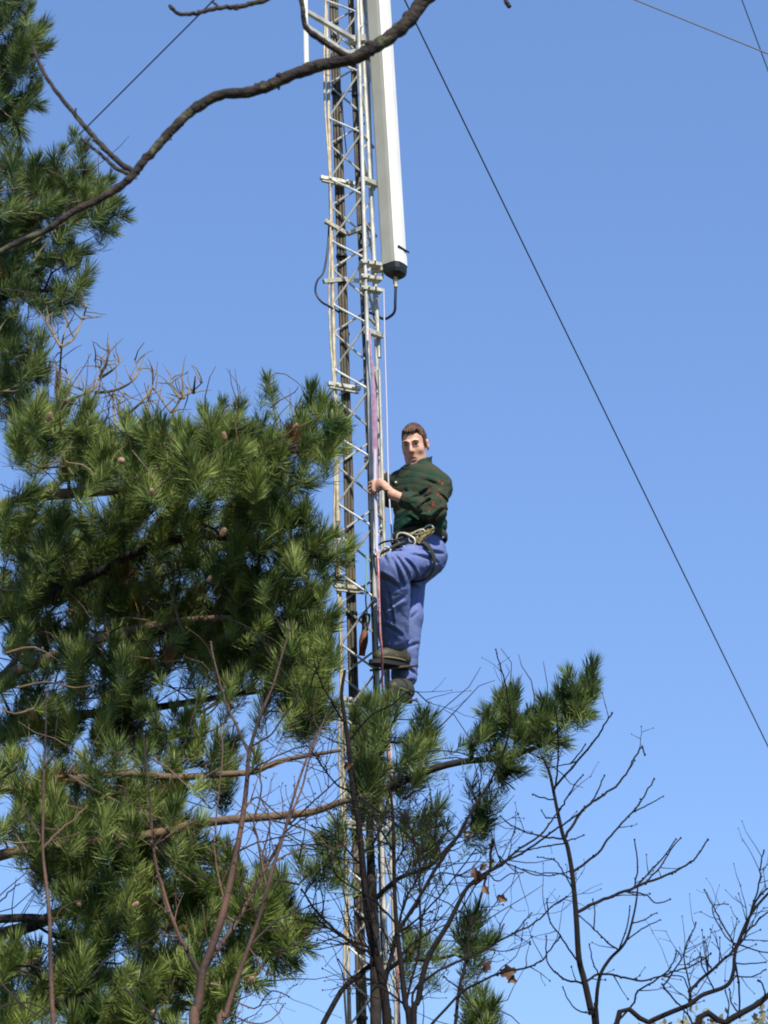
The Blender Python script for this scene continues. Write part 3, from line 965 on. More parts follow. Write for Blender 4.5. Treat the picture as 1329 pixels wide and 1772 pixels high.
# ---- boots
bootm = new_mat('dark olive boot leather', (.035, .034, .022), rough=.55, vary=(.06, .055, .03), vscale=20, bump=.4, bscale=80)
solem = new_mat('boot sole', (.012, .012, .012), rough=.7)
stripem = new_mat('tan boot trim', (.19, .17, .09), rough=.7)
for he, to, an in ((heL, toL, anL), (heR, toR, anR)):
    Q = Field(np.minimum(np.minimum(he, to), an) - .12, np.maximum(np.maximum(he, to), an) + .12, .0055)
    dv = to - he; dv[2] = 0; L_ = np.linalg.norm(dv); dv /= L_
    up = A((0, 0, 1))
    h0 = he + up * .02
    t0 = to + up * .02
    Q.cap(h0 + up * .015, h0 + dv * .12 + up * .02, .040, .040, k=.03)
    Q.cap(h0 + dv * .10 + up * .012, t0 - dv * .035, .042, .038, k=.03)
    Q.cap(h0 + dv * .06 + up * .05, t0 - dv * .06 + up * .01, .034, .030, k=.03)
    sh = h0 + dv * .035
    Q.cap(sh + up * .03, an + up * .02, .046, .050, k=.03)
    fl = he[2] - .008
    Q.custom(Q.lo, Q.lo + Q.n * Q.h, lambda X, Y, Z, fl=fl: (fl - Z).astype(np.float32), k=.008, mode='max')
    V, F = Q.mesh()
    bo = mesh_obj('boot', V, F, bootm, man)
    b = MB()
    side = np.cross(dv, up)
    prof = []
    for i in range(20):
        th = 2 * math.pi * i / 20
        u = math.cos(th); v = math.sin(th)
        prof.append(he + dv * (L_ / 2 - .0 + u * (L_ / 2 + .035)) + side * v * (.046 + .006 * u))
    Vs = [p + up * -.026 for p in prof] + [p + up * -.004 for p in prof]
    b.add(Vs, [tuple((i, (i + 1) % 20, 20 + (i + 1) % 20, 20 + i)) for i in range(20)] + [tuple(range(20))[::-1], tuple(range(20, 40))])
    b.build('sole', solem, bo)
    b = MB()
    for zz in (.012, .034):
        pr = [he + dv * (L_ * .46 + math.cos(2 * math.pi * i / 24) * (L_ * .48 - .3 * (zz - .03))) + side * math.sin(2 * math.pi * i / 24) * (.0495 - .2 * (zz - .012)) + up * zz for i in range(24)]
        b.tube(pr + [pr[0]], .0045, 6)
    b.build('trim', stripem, bo)

# ---- harness
hm = new_mat('dark webbing', (.022, .022, .016), rough=.85, vary=(.05, .045, .02), vscale=30, bump=.3, bscale=200)
b = MB()
def ringpts(c, a, bb, tilt=0, n=36, ph0=0, ph1=2 * math.pi):
    return [c + lv * math.cos(ph0 + (ph1 - ph0) * i / n) * a + fwd * math.sin(ph0 + (ph1 - ph0) * i / n) * bb + A((0, 0, tilt * math.sin(ph0 + (ph1 - ph0) * i / n))) for i in range(n + 1)]
bc = waist - A((0, 0, .045))
b.tube(ringpts(bc - fwd * .004, .172, .150, .0), .022, 8, flat=.28, ref=(0, 0, 1))
har = b.build('harness_belt', hm, man)
b = MB()
# leg loop round the near thigh
ax_ = knL - hipL; ax_ /= np.linalg.norm(ax_)
cth = hipL + ax_ * .12
n1 = np.cross(ax_, A((0, 0, 1))); n1 /= np.linalg.norm(n1); n2 = np.cross(ax_, n1)
b.tube([cth + n1 * math.cos(t) * .125 + n2 * math.sin(t) * .125 for t in np.linspace(0, 2 * math.pi, 29)], .020, 8, flat=.3, ref=tuple(ax_))
b.build('leg_loop', hm, har)
def biner(c, up_, wd, ln=.10, w_=.056, r=.0055):
    b = MB()
    c = A(c); up_ = A(up_) / np.linalg.norm(up_); wd = A(wd) / np.linalg.norm(wd)
    pts = []
    for i in range(25):
        t = 2 * math.pi * i / 24
        ct, st = math.cos(t), math.sin(t)
        pts.append(c + up_ * ln / 2 * math.copysign(abs(ct) ** .75, ct) + wd * w_ / 2 * math.copysign(abs(st) ** .75, st) * (1 + .18 * ct))
    b.tube(pts, r, 8)
    return b.build('carabiner', M['zinc'], har)
fr = bc + fwd * .165
biner(A(W(702, 935, 11.76)), A((.7, -.1, -.5)), A((.5, -.2, .8)), .115, .07)
biner(A(W(722, 928, 11.76)), A((1, -.1, .35)), A((-.2, -.2, .9)))
biner(A(W(736, 922, 11.77)), A((.8, -.1, .6)), A((-.5, -.1, .8)), .11, .05)
biner(A(W(665, 957, 11.70)), A((.6, 0, .8)), A((-.8, 0, .5)), .08, .045)
slingm = new_mat('old yellow sling', (.30, .23, .08), rough=.9, vary=(.14, .11, .05), vscale=40)
b = MB()
for i in range(5):
    p0 = A(W(697 + 5 * i, 922 + (i % 3) * 3, 11.78)); p1 = A(W(752 - 5 * i, 914 + (i % 2) * 5, 11.76))
    m_ = (p0 + p1) / 2 + A((0, -.02, -.03 - .012 * i))
    b.tube(catmull([p0, m_, p1], 6), .006, 6)
b.build('gear_sling', slingm, har)
b = MB()
b.tube(catmull([W(700, 938, 11.76), W(684, 944, 11.72), W(668, 953, 11.70), W(653, 960, 11.74), W(648, 962, 11.9)], 5), .009, 8)
b.tube(catmull([W(697, 930, 11.77), W(680, 935, 11.74), W(664, 938, 11.78), W(650, 946, 11.88)], 5), .006, 8)
b.build('lanyard', hm, har)
b = MB()
for i in range(10):
    t = i * 2.4
    p = A(W(652, 957, 11.72))
    b.tube([p + A((math.cos(t), math.sin(t), 0)) * .016 + A((0, 0, -.02 + .004 * i)), p + A((math.cos(t + 2), math.sin(t + 2), 0)) * .016 + A((0, 0, -.016 + .004 * i))], .007, 6)
b.build('knot', M['lilac'], har)
b = MB()
b.tube([wrL + (POLE - wrL) * .10 + A((0, 0, 0)), wrL + (POLE - wrL) * .24], .030, 14)
b.build('watch_strap', solem, man)
# pegs under the boots
peg(tuple(W(640, 1160, 11.90)), tuple(A((1, -.25, 0)) / 1.03), .27)
peg(tuple(W(655, 1215, 11.98)), tuple(A((1, -.1, 0))), .21)
# ------------------------------------------------------------------ pines
R_ = random.Random(11)
NR = np.random.default_rng(11)

def needles(tufts, rng, width=.0027):
    """tufts: (tip position, direction, shoot length, needle length, count, spread) -> thin tapered blades"""
    Vs = []; n = 0
    for (tip, d, sl2, nl, cnt, spread) in tufts:
        d = d / np.linalg.norm(d)
        a = np.cross(d, (0.3, .1, 1.)) if abs(d[2]) < .95 else np.cross(d, (1., 0, 0))
        a /= np.linalg.norm(a); b = np.cross(d, a)
        t = rng.random(cnt) ** .8
        ph = rng.random(cnt) * 2 * np.pi
        ang = spread * (1.25 - .75 * t) * (.65 + .7 * rng.random(cnt))
        rad = np.cos(ph)[:, None] * a + np.sin(ph)[:, None] * b
        base = tip - d * (sl2 * (1 - t))[:, None] + rad * .004
        nd = d * np.cos(ang)[:, None] + rad * np.sin(ang)[:, None]
        nd[:, 2] += .10
        nd += rng.normal(0, .06, (cnt, 3))
        nd /= np.linalg.norm(nd, axis=1)[:, None]
        ln2 = nl * (.75 + .4 * rng.random(cnt))
        end = base + nd * ln2[:, None]
        mid = base + nd * (ln2 * .55)[:, None] + rad * .004
        wv = np.cross(nd, rng.normal(0, 1, (cnt, 3)))
        wv /= np.linalg.norm(wv, axis=1)[:, None] + 1e-9
        wv *= width / 2 * rng.uniform(.8, 1.3, (cnt, 1))
        V = np.empty((cnt, 5, 3))
        V[:, 0] = base - wv; V[:, 1] = base + wv; V[:, 2] = mid + wv; V[:, 3] = end; V[:, 4] = mid - wv
        Vs.append(V.reshape(-1, 3)); n += cnt
    V = np.concatenate(Vs)
    F = np.arange(n * 5, dtype=np.int32).reshape(n, 5)
    return V, F

class Limb:
    def __init__(s, path, r0, r1, sub=4):
        P = catmull(path, sub)
        s.pos = [np.array(p) for p in P]
        n = len(P)
        s.par = [-1] + list(range(n - 1))
        s.rmin = [r0 + (r1 - r0) * i / (n - 1) for i in range(n)]
        s.main = n
        s.dist = [0.0]
        for i in range(1, n):
            s.dist.append(s.dist[-1] + float(np.linalg.norm(s.pos[i] - s.pos[i - 1])))
        s.tufts = []
    def grow(s, target, tipdir, rng, leaf_r=.0035):
        P = np.array(s.pos); D = np.array(s.dist)
        d = np.linalg.norm(P - target, axis=1)
        cost = d * 1.25 + D * .35 
        cost[0] += 5
        # prefer parents that are not above the target
        cost = cost + np.clip(P[:, 2] - target[2], 0, None) * .5
        i = int(np.argmin(cost))
        p0 = s.pos[i]
        L_ = d[i]
        td = tipdir / np.linalg.norm(tipdir)
        c = target - td * L_ * .42
        c = c + rng.normal(0, .03, 3) * min(1, L_ * 2) - np.array((0, 0, .05 * L_))
        n = max(2, int(L_ / .10))
        last = i
        for k in range(1, n + 1):
            t = k / n
            q = p0 * (1 - t) ** 2 + c * 2 * t * (1 - t) + target * t * t
            if k < n: q = q + rng.normal(0, .006, 3)
            s.pos.append(q); s.par.append(last); s.rmin.append(leaf_r)
            s.dist.append(s.dist[last] + float(np.linalg.norm(q - s.pos[last])))
            last = len(s.pos) - 1
        return last
    def radii(s):
        n = len(s.pos)
        acc = [0.0] * n
        r = [0.0] * n
        kids = [[] for _ in range(n)]
        for i in range(n - 1, -1, -1):
            v = acc[i] ** (1 / 2.4) if acc[i] > 0 else s.rmin[i]
            r[i] = max(min(v, .030 if i >= s.main else v), s.rmin[i]) if i >= s.main else s.rmin[i]
            if s.par[i] >= 0:
                acc[s.par[i]] += r[i] ** 2.4
                kids[s.par[i]].append(i)
        return r, kids
    def wood(s, mb, sides=6):
        r, kids = s.radii()
        mb.tube(s.pos[:s.main], r[:s.main], 9)
        # chains
        for i in range(len(s.pos)):
            for k in kids[i]:
                if k < s.main: continue
                if i >= s.main and kids[i][0] == k: continue
                chain = [i, k]
                while kids[chain[-1]]:
                    chain.append(kids[chain[-1]][0])
                mb.tube([s.pos[c] for c in chain], [min(r[c], r[k]) for c in chain], sides)

def cone_mesh():
    b = MB()
    b.ball((0, 0, 0), .020, seg=10, rings=8, sq=(1, 1, 1.5))
    rr = random.Random(3)
    for i in range(46):
        t = (i + .5) / 46
        ph = i * 2.39996
        zc = (1 - 2 * t) * .028
        rc = .020 * math.sqrt(max(0, 1 - (zc / .030) ** 2))
        p = np.array((math.cos(ph) * rc, math.sin(ph) * rc, zc))
        o = np.array((math.cos(ph), math.sin(ph), .5))
        b.bar(p - o * .002, p + o * .006, .008, .004)
    return b

def pine(name, label, trunk, trunk_r, limbs, nmat, bark, seed, group, woodmats):
    """limbs: list of dict(path=[(px,py,y)..], r=(r0,r1), blobs=[(px,py,rx,ry,n,y0,y1)], tips=[(px,py,y,dx,dz)])"""
    rng = np.random.default_rng(seed)
    root = thing(name, label, 'pine tree', trunk[0], group)
    b = MB()
    T = catmull(trunk, 5)
    rr = [trunk_r * (1 - .75 * i / (len(T) - 1)) for i in range(len(T))]
    b.tube(T, rr, 14)
    b.build('trunk', bark, root)
    T = np.array(T)
    for li, L in enumerate(limbs):
        path = [np.array(W(*p)) for p in L['path']]
        # root the limb on the trunk, a little lower than its first picture point
        if L.get('root', True):
            k = int(np.argmin(np.abs(T[:, 2] - (path[0][2] - .35))))
            st = T[k]
            path = [st, st * .45 + path[0] * .55 - np.array((0, 0, .10))] + path
        lb = Limb(path, *L['r'])
        targets = []
        for (px, py, rx, ry, n, y0, y1) in L.get('blobs', []):
            for _ in range(n):
                a = rng.random() * 2 * math.pi; q = math.sqrt(rng.random())
                y = y0 + (y1 - y0) * rng.random()
                targets.append((px + rx * q * math.cos(a), py + ry * q * math.sin(a), y, None))
        for t in L.get('tips', []):
            targets.append((t[0], t[1], t[2], (t[3], t[4])))
        pts = []
        for (px, py, y, dd) in targets:
            p = np.array(W(px, py, y))
            if dd is None:
                d = np.array((rng.normal(.25, .42), rng.normal(-.15, .42), rng.normal(.85, .30)))
            else:
                d = np.array((dd[0] + rng.normal(0, .08), rng.normal(-.1, .25), dd[1]))
            pts.append((p, d / np.linalg.norm(d)))
        P0 = np.array(lb.pos)
        pts.sort(key=lambda q: float(np.min(np.linalg.norm(P0 - q[0], axis=1))))
        tufts = []; dead = []; cones = []
        for (p, d) in pts:
            size = rng.uniform(.5, 1.12) * L.get('size', 1)
            sl2 = .15 * size
            base = p - d * .06
            lb.grow(base + d * .10, d, rng)
            (dead if rng.random() < L.get('dead', .015) * .35 else tufts).append((base + d * .11, d, sl2 + .01, .118 * size, int(230 * size * L.get('dens', 1)), rng.uniform(.60, 1.0)))
            # older needles lower on the same shoot
            if rng.random() < .55:
                tufts.append((base - d * .04 + rng.normal(0, .02, 3), d + rng.normal(0, .2, 3), .12, .10 * size, int(90 * size), 1.05))
            if rng.random() < .025:
                cones.append(base + d * .02 + rng.normal(0, .012, 3))
        mb = MB()
        lb.wood(mb)
        for tw in L.get('twigs', []):
            tp = [np.array(W(*q)) for q in tw]
            mb.tube(catmull(tp, 3), [.0062 * (1 - .6 * i / (3 * (len(tp) - 1))) for i in range(3 * (len(tp) - 1) + 1)], 5)
        # bare inner twigs
        main = np.array(lb.pos)
        for _ in range(L.get('bare', int(len(pts) * .5))):
            i = int(rng.integers(2, len(main)))
            p = main[i].copy()
            d = rng.normal(0, 1, 3); d[2] = abs(d[2]) * .6; d /= np.linalg.norm(d)
            q = [p]
            for k in range(4):
                d = d + rng.normal(0, .28, 3) + np.array((0, 0, .08)); d /= np.linalg.norm(d)
                p = p + d * rng.uniform(.06, .15)
                q.append(p)
            if any(560 < PX(v_)[0] < 820 and PX(v_)[1] < 1180 for v_ in q): continue
            mb.tube(q, [.004, .0034, .0028, .0022, .0014], 5)
        tips_ = [q[0] for q in pts]
        if len(tips_) > 40:
            for _ in range(int(len(tips_) * .14)):
                k0 = int(rng.integers(0, len(tips_)))
                if PX(tips_[k0])[0] > 500: continue
                p = tips_[k0] - pts[k0][1] * .06
                d = np.array((rng.normal(.5, .5), rng.normal(-.45, .4), rng.normal(.15, .45))); d /= np.linalg.norm(d)
                q = [p]
                for k in range(5):
                    d = d + rng.normal(0, .25, 3) + np.array((0, 0, .09)); d /= np.linalg.norm(d)
                    p = p + d * rng.uniform(.03, .075)
                    q.append(p)
                mb.tube(catmull(q, 2), [.0062 - .0004 * i for i in range(11)], 6, mi=1)
        limb = mb.build('limb', [woodmats[L.get('wood', 0)], M['twig_tan']], root)
        if tufts:
            V, F = needles(tufts, rng)
            mesh_obj('needles', V, F, L.get('nmat', nmat), limb, smooth=False)
        if dead:
            V, F = needles(dead, rng)
            o = mesh_obj('dead_needles', V, F, M['needle_dead'], limb, smooth=False)
            o['label'] = 'rusty orange dead needles'
        for c in cones + [np.array(W(*q)) for q in L.get('cones', [])]:
            cb = bpy.data.objects.new('cone', CONE)
            COL.objects.link(cb)
            cb.parent = limb
            cb.location = Vector(c) - org(limb)
            cb.rotation_euler = (rng.uniform(-1, 1), rng.uniform(-1, 1), rng.uniform(0, 6))
            k = rng.uniform(.45, .7)
            cb.scale = (k, k, k * 1.35)
    return root

_c = cone_mesh().build('cone', M['cone'])
CONE = _c.data
bpy.data.objects.remove(_c)

WM = [M['bark_pine'], M['bark_dark'], M['twig_tan']]
tx, ty = W(-300, 1200, 11.6).x, 11.6
pine('pine_tree', 'big dark pine whose crown fills the left and reaches across the mast foot', [(tx - .3, ty + .2, 0), (tx - .2, ty + .1, 2.5), (tx - .05, ty, 5.0), (tx, ty, 7.4)], .19, [
    # topmost shelf ending beside the mast at the climber's shoulder
    dict(path=[(-60, 900, 11.6), (60, 860, 11.5), (180, 850, 11.4), (300, 830, 11.3), (385, 805, 11.2), (450, 775, 11.2), (510, 745, 11.2)], r=(.045, .010),
         blobs=[(90, 750, 80, 55, 28, 10.2, 11.6), (190, 790, 90, 60, 38, 10.1, 11.6), (290, 800, 80, 55, 38, 10.1, 11.6), (385, 765, 60, 35, 22, 10.2, 11.5), (470, 800, 70, 55, 28, 10.2, 11.5), (545, 745, 45, 50, 18, 10.7, 11.6)],
         tips=[(463, 668, 11.2, .0, 1), (470, 690, 11.1, .05, 1), (538, 690, 11.2, .15, 1), (555, 705, 11.1, .25, 1), (576, 724, 11.2, .55, .8), (578, 748, 11.3, .9, .5), (570, 780, 11.2, .8, .3), (383, 705, 11.1, .1, 1), (355, 718, 11.2, -.1, 1), (412, 712, 11.1, .25, 1), (75, 700, 11.2, -.1, 1), (40, 730, 11.1, -.2, 1), (110, 690, 11.3, .1, 1), (520, 840, 11.2, .9, .1), (265, 745, 11.0, 0, 1), (310, 770, 11.0, .1, 1), (215, 735, 11.1, -.1, 1)],
         cones=[(262, 852, 9.7), (388, 754, 9.8), (511, 738, 10.4), (85, 722, 9.9), (210, 797, 9.8)], dead=.02,
         twigs=[[(470, 835, 11), (430, 850, 10.9), (395, 870, 10.9)], [(440, 770, 10.9), (400, 795, 10.9), (360, 822, 11)]]),
    # second shelf, tips in front of the mast at the climber's hips
    dict(path=[(-60, 1090, 12.0), (60, 1045, 11.9), (150, 1000, 11.8), (240, 955, 11.7), (330, 930, 11.5), (430, 935, 11.3), (520, 955, 11.1), (570, 970, 11.1)], r=(.045, .008), wood=1,
         blobs=[(60, 900, 70, 60, 20, 10.9, 12.3), (160, 900, 80, 55, 22, 11.1, 12.6), (270, 900, 80, 55, 24, 11.1, 12.6), (380, 890, 80, 60, 26, 10.9, 12.4), (470, 900, 60, 50, 22, 10.8, 11.9), (430, 990, 100, 45, 30, 10.9, 12.2), (540, 965, 45, 35, 16, 10.8, 11.6), (120, 960, 120, 50, 34, 11.9, 13.0), (300, 960, 110, 60, 34, 11.8, 13.0)],
         tips=[(527, 905, 11.1, .15, 1), (560, 935, 11.1, .6, .7), (575, 932, 11.1, .7, .8), (592, 952, 11.1, .9, .6), (585, 975, 11.1, 1, .2), (570, 1000, 11.2, .9, -.2), (100, 920, 10.8, -.1, 1), (75, 945, 10.8, -.3, 1)],
         cones=[(386, 921, 10.7), (362, 1002, 10.7)], dead=.01,
         twigs=[[(270, 1045, 10.8), (300, 1040, 10.8), (318, 1018, 10.8)], [(190, 1095, 10.9), (215, 1080, 10.8), (235, 1062, 10.8)]]),
    # dense shaded belly of the crown
    dict(path=[(-60, 1200, 11.8), (60, 1150, 11.7), (160, 1110, 11.6), (280, 1080, 11.6), (400, 1070, 11.5), (500, 1080, 11.4), (560, 1060, 11.3)], r=(.045, .010), wood=0,
         blobs=[(50, 1040, 70, 50, 20, 11.5, 12.8), (130, 1010, 90, 60, 26, 11.6, 12.9), (250, 1040, 90, 60, 32, 11.5, 12.9), (370, 1060, 90, 60, 36, 11.4, 12.7), (480, 1060, 70, 55, 30, 11.0, 12.2), (90, 1120, 90, 40, 22, 11.2, 12.5), (240, 1130, 90, 35, 20, 11.2, 12.6), (555, 1075, 35, 60, 14, 11.0, 11.8), (430, 1130, 70, 40, 18, 11.2, 12.4), (130, 1060, 130, 60, 34, 12, 13.2), (330, 1080, 110, 60, 30, 12, 13.0)],
         tips=[(560, 1030, 11.1, .4, .9), (566, 1075, 11.1, .6, .5)], dead=.05, bare=190,
         twigs=[[(30, 1190, 10.8), (80, 1180, 10.8), (130, 1190, 10.8), (165, 1183, 10.8)], [(10, 1130, 10.8), (60, 1120, 10.8), (110, 1150, 10.8)], [(60, 1225, 10.8), (25, 1235, 10.8), (-5, 1222, 10.8)]]),
    # middle band below the first sky gaps
    dict(path=[(-60, 1290, 12.3), (30, 1270, 12.2), (120, 1240, 12.0), (230, 1230, 11.9), (330, 1215, 11.7), (420, 1200, 11.4), (520, 1190, 11.2)], r=(.045, .010), wood=1,
         blobs=[(50, 1262, 60, 22, 9, 11.4, 12.2), (150, 1275, 70, 22, 10, 11.4, 12.2), (210, 1250, 40, 20, 6, 11.4, 12.2), (60, 1200, 80, 40, 14, 11.3, 12.4), (190, 1190, 80, 35, 16, 11.3, 12.4), (250, 1260, 35, 40, 10, 11, 12), (315, 1290, 40, 40, 12, 10.9, 11.8), (520, 1190, 45, 60, 22, 10.9, 11.6), (540, 1130, 45, 50, 14, 10.9, 11.6), (545, 1240, 35, 35, 10, 10.9, 11.5), (390, 1160, 60, 25, 8, 11.2, 12)],
         tips=[(300, 1238, 11.3, .1, 1), (345, 1222, 11.3, .2, 1), (395, 1205, 11.2, .2, 1), (432, 1190, 11.2, .3, 1), (270, 1262, 11.2, 0, 1), (320, 1250, 11.2, .3, .7), (240, 1235, 11.4, 0, 1), (460, 1215, 11.2, .2, 1), (180, 1250, 11.4, 0, 1), (120, 1255, 11.4, -.1, 1), (20, 1250, 11.5, 0, 1), (490, 1160, 11, -.1, 1), (530, 1150, 11, .1, 1), (560, 1180, 11, .3, 1), (350, 1265, 10.9, .3, .9)], dead=.05, bare=150),
    # long tan branch that runs to the mast
    dict(path=[(-60, 1380, 11.2), (60, 1360, 11.1), (200, 1338, 11.0), (300, 1345, 11.0), (380, 1340, 11.0), (440, 1335, 11.0), (480, 1318, 10.95), (530, 1308, 10.9), (590, 1298, 10.9)], r=(.030, .009), wood=0,
         blobs=[(40, 1350, 60, 45, 16, 10.6, 11.8), (120, 1380, 60, 40, 14, 10.6, 11.8), (210, 1370, 60, 40, 14, 10.6, 11.8), (290, 1370, 50, 35, 10, 10.6, 11.6), (380, 1340, 25, 60, 8, 10.8, 11.8)],
         tips=[(200, 1310, 10.7, 0, 1), (250, 1320, 10.7, .2, 1), (300, 1330, 10.7, .1, 1), (150, 1325, 10.7, -.2, 1), (440, 1320, 10.7, .2, 1), (40, 1320, 10.8, -.1, 1), (80, 1345, 10.8, .1, 1), (95, 1400, 10.6, .2, 1)], dead=.06, bare=50,
         twigs=[[(200, 1470, 10.7), (230, 1445, 10.7), (262, 1446, 10.7)], [(290, 1360, 10.8), (305, 1325, 10.8), (325, 1312, 10.8)], [(120, 1342, 10.7), (160, 1365, 10.7), (210, 1390, 10.7)]]),
    # big bare lower limb crossing to the right of the mast, dark outer end
    dict(path=[(-60, 1510, 11.1), (0, 1480, 11.0), (80, 1466, 10.95), (250, 1446, 10.9), (330, 1428, 10.85), (400, 1418, 10.8), (480, 1412, 10.8), (540, 1405, 10.75), (590, 1388, 10.7), (640, 1375, 10.65)], r=(.034, .015), wood=0,
         blobs=[(50, 1430, 60, 40, 14, 10.5, 11.8), (140, 1450, 70, 45, 24, 10.7, 12), (250, 1430, 70, 50, 22, 10.9, 12), (300, 1500, 70, 45, 22, 10.9, 12)],
         tips=[(180, 1425, 10.5, 0, 1), (230, 1440, 10.5, .2, 1), (300, 1410, 10.5, .2, 1), (120, 1440, 10.5, -.2, 1), (60, 1470, 10.6, 0, 1), (340, 1440, 10.6, .3, .9), (590, 1440, 10.6, -.3, .8), (575, 1455, 10.6, -.6, .5)], dead=.03, bare=40,
         twigs=[[(260, 1455, 10.7), (300, 1500, 10.7), (340, 1530, 10.7)], [(335, 1430, 10.7), (350, 1460, 10.7), (370, 1475, 10.7)]]),
    dict(path=[(-60, 1640, 11.4), (60, 1600, 11.3), (150, 1560, 11.2), (260, 1560, 11.2), (360, 1560, 11.1), (440, 1590, 11.1), (500, 1600, 11.0)], r=(.045, .010), wood=1,
         blobs=[(110, 1520, 50, 50, 20, 10.7, 12), (190, 1540, 70, 60, 30, 10.8, 12.2), (280, 1570, 70, 60, 32, 10.8, 12.2), (370, 1570, 60, 60, 28, 10.7, 12), (450, 1560, 50, 50, 18, 10.6, 11.6), (480, 1610, 45, 40, 22, 10.6, 11.4), (150, 1620, 60, 40, 16, 10.8, 12), (400, 1490, 40, 30, 8, 11, 12)],
         tips=[(560, 1500, 10.8, .3, .9), (540, 1520, 10.8, .1, .9), (575, 1530, 10.8, .6, .6), (520, 1500, 10.8, -.1, 1), (520, 1640, 10.8, .9, -.2), (530, 1600, 10.8, .9, .2), (500, 1660, 10.8, .7, -.5), (470, 1665, 10.8, .3, -.8)],
         cones=[(435, 1697, 10.6), (234, 1565, 10.6)], dead=.03, bare=70,
         twigs=[[(160, 1690, 10.6), (195, 1650, 10.6), (250, 1632, 10.6), (305, 1590, 10.6)], [(215, 1710, 10.6), (245, 1740, 10.6), (280, 1765, 10.6)], [(330, 1510, 10.7), (380, 1530, 10.7), (430, 1550, 10.7)]]),
    dict(path=[(-60, 1592, 11.0), (0, 1590, 11.0), (55, 1588, 11.0), (85, 1592, 11.0)], r=(.026, .020), wood=1, bare=6, blobs=[(-20, 1660, 40, 30, 4, 10.8, 11.3)]),
    dict(path=[(-60, 1800, 11.2), (40, 1750, 11.1), (150, 1730, 11.0), (260, 1730, 11.0), (350, 1740, 11.0)], r=(.04, .012), wood=1,
         blobs=[(20, 1660, 40, 40, 8, 10.7, 11.6), (90, 1690, 60, 50, 18, 10.7, 11.8), (200, 1720, 60, 45, 16, 10.7, 11.8), (300, 1690, 60, 50, 22, 10.7, 11.8), (370, 1740, 40, 40, 12, 10.7, 11.6), (90, 1770, 100, 40, 20, 10.7, 11.6), (260, 1780, 100, 40, 20, 10.7, 11.6), (400, 1680, 50, 35, 12, 10.7, 11.4), (15, 1740, 30, 40, 8, 10.7, 11.6)],
         tips=[(440, 1700, 10.8, .5, -.3)], dead=.04, bare=60,
         twigs=[[(0, 1700, 10.6), (40, 1740, 10.6), (80, 1765, 10.6)], [(-10, 1745, 10.6), (50, 1735, 10.6), (95, 1760, 10.6)]]),
], M['needle'], M['bark_dark'], 21, None, WM)

# tall pine in the upper left corner
tx2, ty2 = W(-260, 600, 13.2).x, 13.2
pine('pine_tree', 'taller pine whose drooping branch ends hang in from the upper left edge', [(tx2 - .3, ty2 + .3, 0), (tx2 - .15, ty2 + .1, 4), (tx2, ty2, 8), (tx2 + .1, ty2, 11.6)], .17, [
    dict(path=[(-90, 200, 12.6), (-20, 150, 12.4), (30, 110, 12.3), (55, 70, 12.2)], r=(.03, .010), wood=1, size=1.0,
         blobs=[(10, 60, 60, 70, 26, 11.8, 12.9), (10, 150, 55, 60, 24, 11.8, 12.9), (-40, 100, 40, 100, 12, 12, 13)],
         tips=[(50, 20, 12, .3, 1), (68, 55, 12, .5, .9), (75, 85, 12, .8, .5), (15, 10, 12, 0, 1), (55, 180, 12, .7, -.2), (30, 220, 12, .3, -.8), (5, 230, 12, 0, -1)], dead=.03, bare=6,
         ),
    dict(path=[(-90, 440, 12.6), (-10, 400, 12.4), (60, 380, 12.2), (120, 360, 12.1), (165, 340, 12.1)], r=(.032, .010), wood=0,
         blobs=[(20, 320, 60, 55, 22, 11.8, 12.9), (100, 320, 50, 45, 20, 11.8, 12.7), (50, 400, 60, 45, 18, 11.8, 12.8), (160, 355, 35, 40, 14, 11.8, 12.4)],
         tips=[(140, 265, 12, .1, 1), (125, 240, 12, .1, 1), (95, 285, 12, -.1, 1), (185, 320, 12, .5, .9), (195, 355, 12, .9, .3), (205, 375, 12, 1, 0), (190, 400, 12, .8, -.3), (15, 275, 12, -.2, 1), (110, 270, 12, .1, 1)], dead=.03, bare=10,
         twigs=[[(0, 330, 11.7), (30, 325, 11.7), (48, 318, 11.7)], [(55, 420, 11.7), (85, 400, 11.7), (115, 385, 11.7)]]),
    dict(path=[(-90, 560, 12.6), (-10, 520, 12.4), (60, 505, 12.2), (115, 500, 12.1)], r=(.03, .010), wood=1,
         blobs=[(20, 450, 60, 40, 16, 11.9, 12.9), (60, 500, 55, 35, 14, 11.8, 12.6), (0, 540, 40, 40, 10, 12, 12.9), (95, 445, 35, 25, 8, 11.9, 12.5)],
         tips=[(145, 480, 12, .4, 1), (140, 500, 12, .8, .5), (120, 520, 12, .6, -.1), (85, 535, 12, .4, -.7), (130, 440, 12, .8, .2)], dead=.01, bare=10,
         twigs=[[(0, 500, 11.7), (40, 505, 11.7), (65, 512, 11.7)]]),
    dict(path=[(-90, 700, 12.6), (-10, 650, 12.4), (40, 630, 12.3), (70, 620, 12.2)], r=(.028, .010), wood=1,
         blobs=[(15, 630, 45, 45, 14, 11.9, 12.9), (0, 690, 40, 40, 10, 11.9, 12.9), (60, 640, 25, 30, 7, 11.9, 12.5), (-10, 580, 40, 30, 8, 12, 12.9)],
         tips=[(70, 600, 12, .2, 1), (50, 590, 12, 0, 1), (25, 605, 12, -.1, 1)], dead=.01, bare=8),
], M['needle_blue_shade'], M['bark_dark'], 33, None, WM)

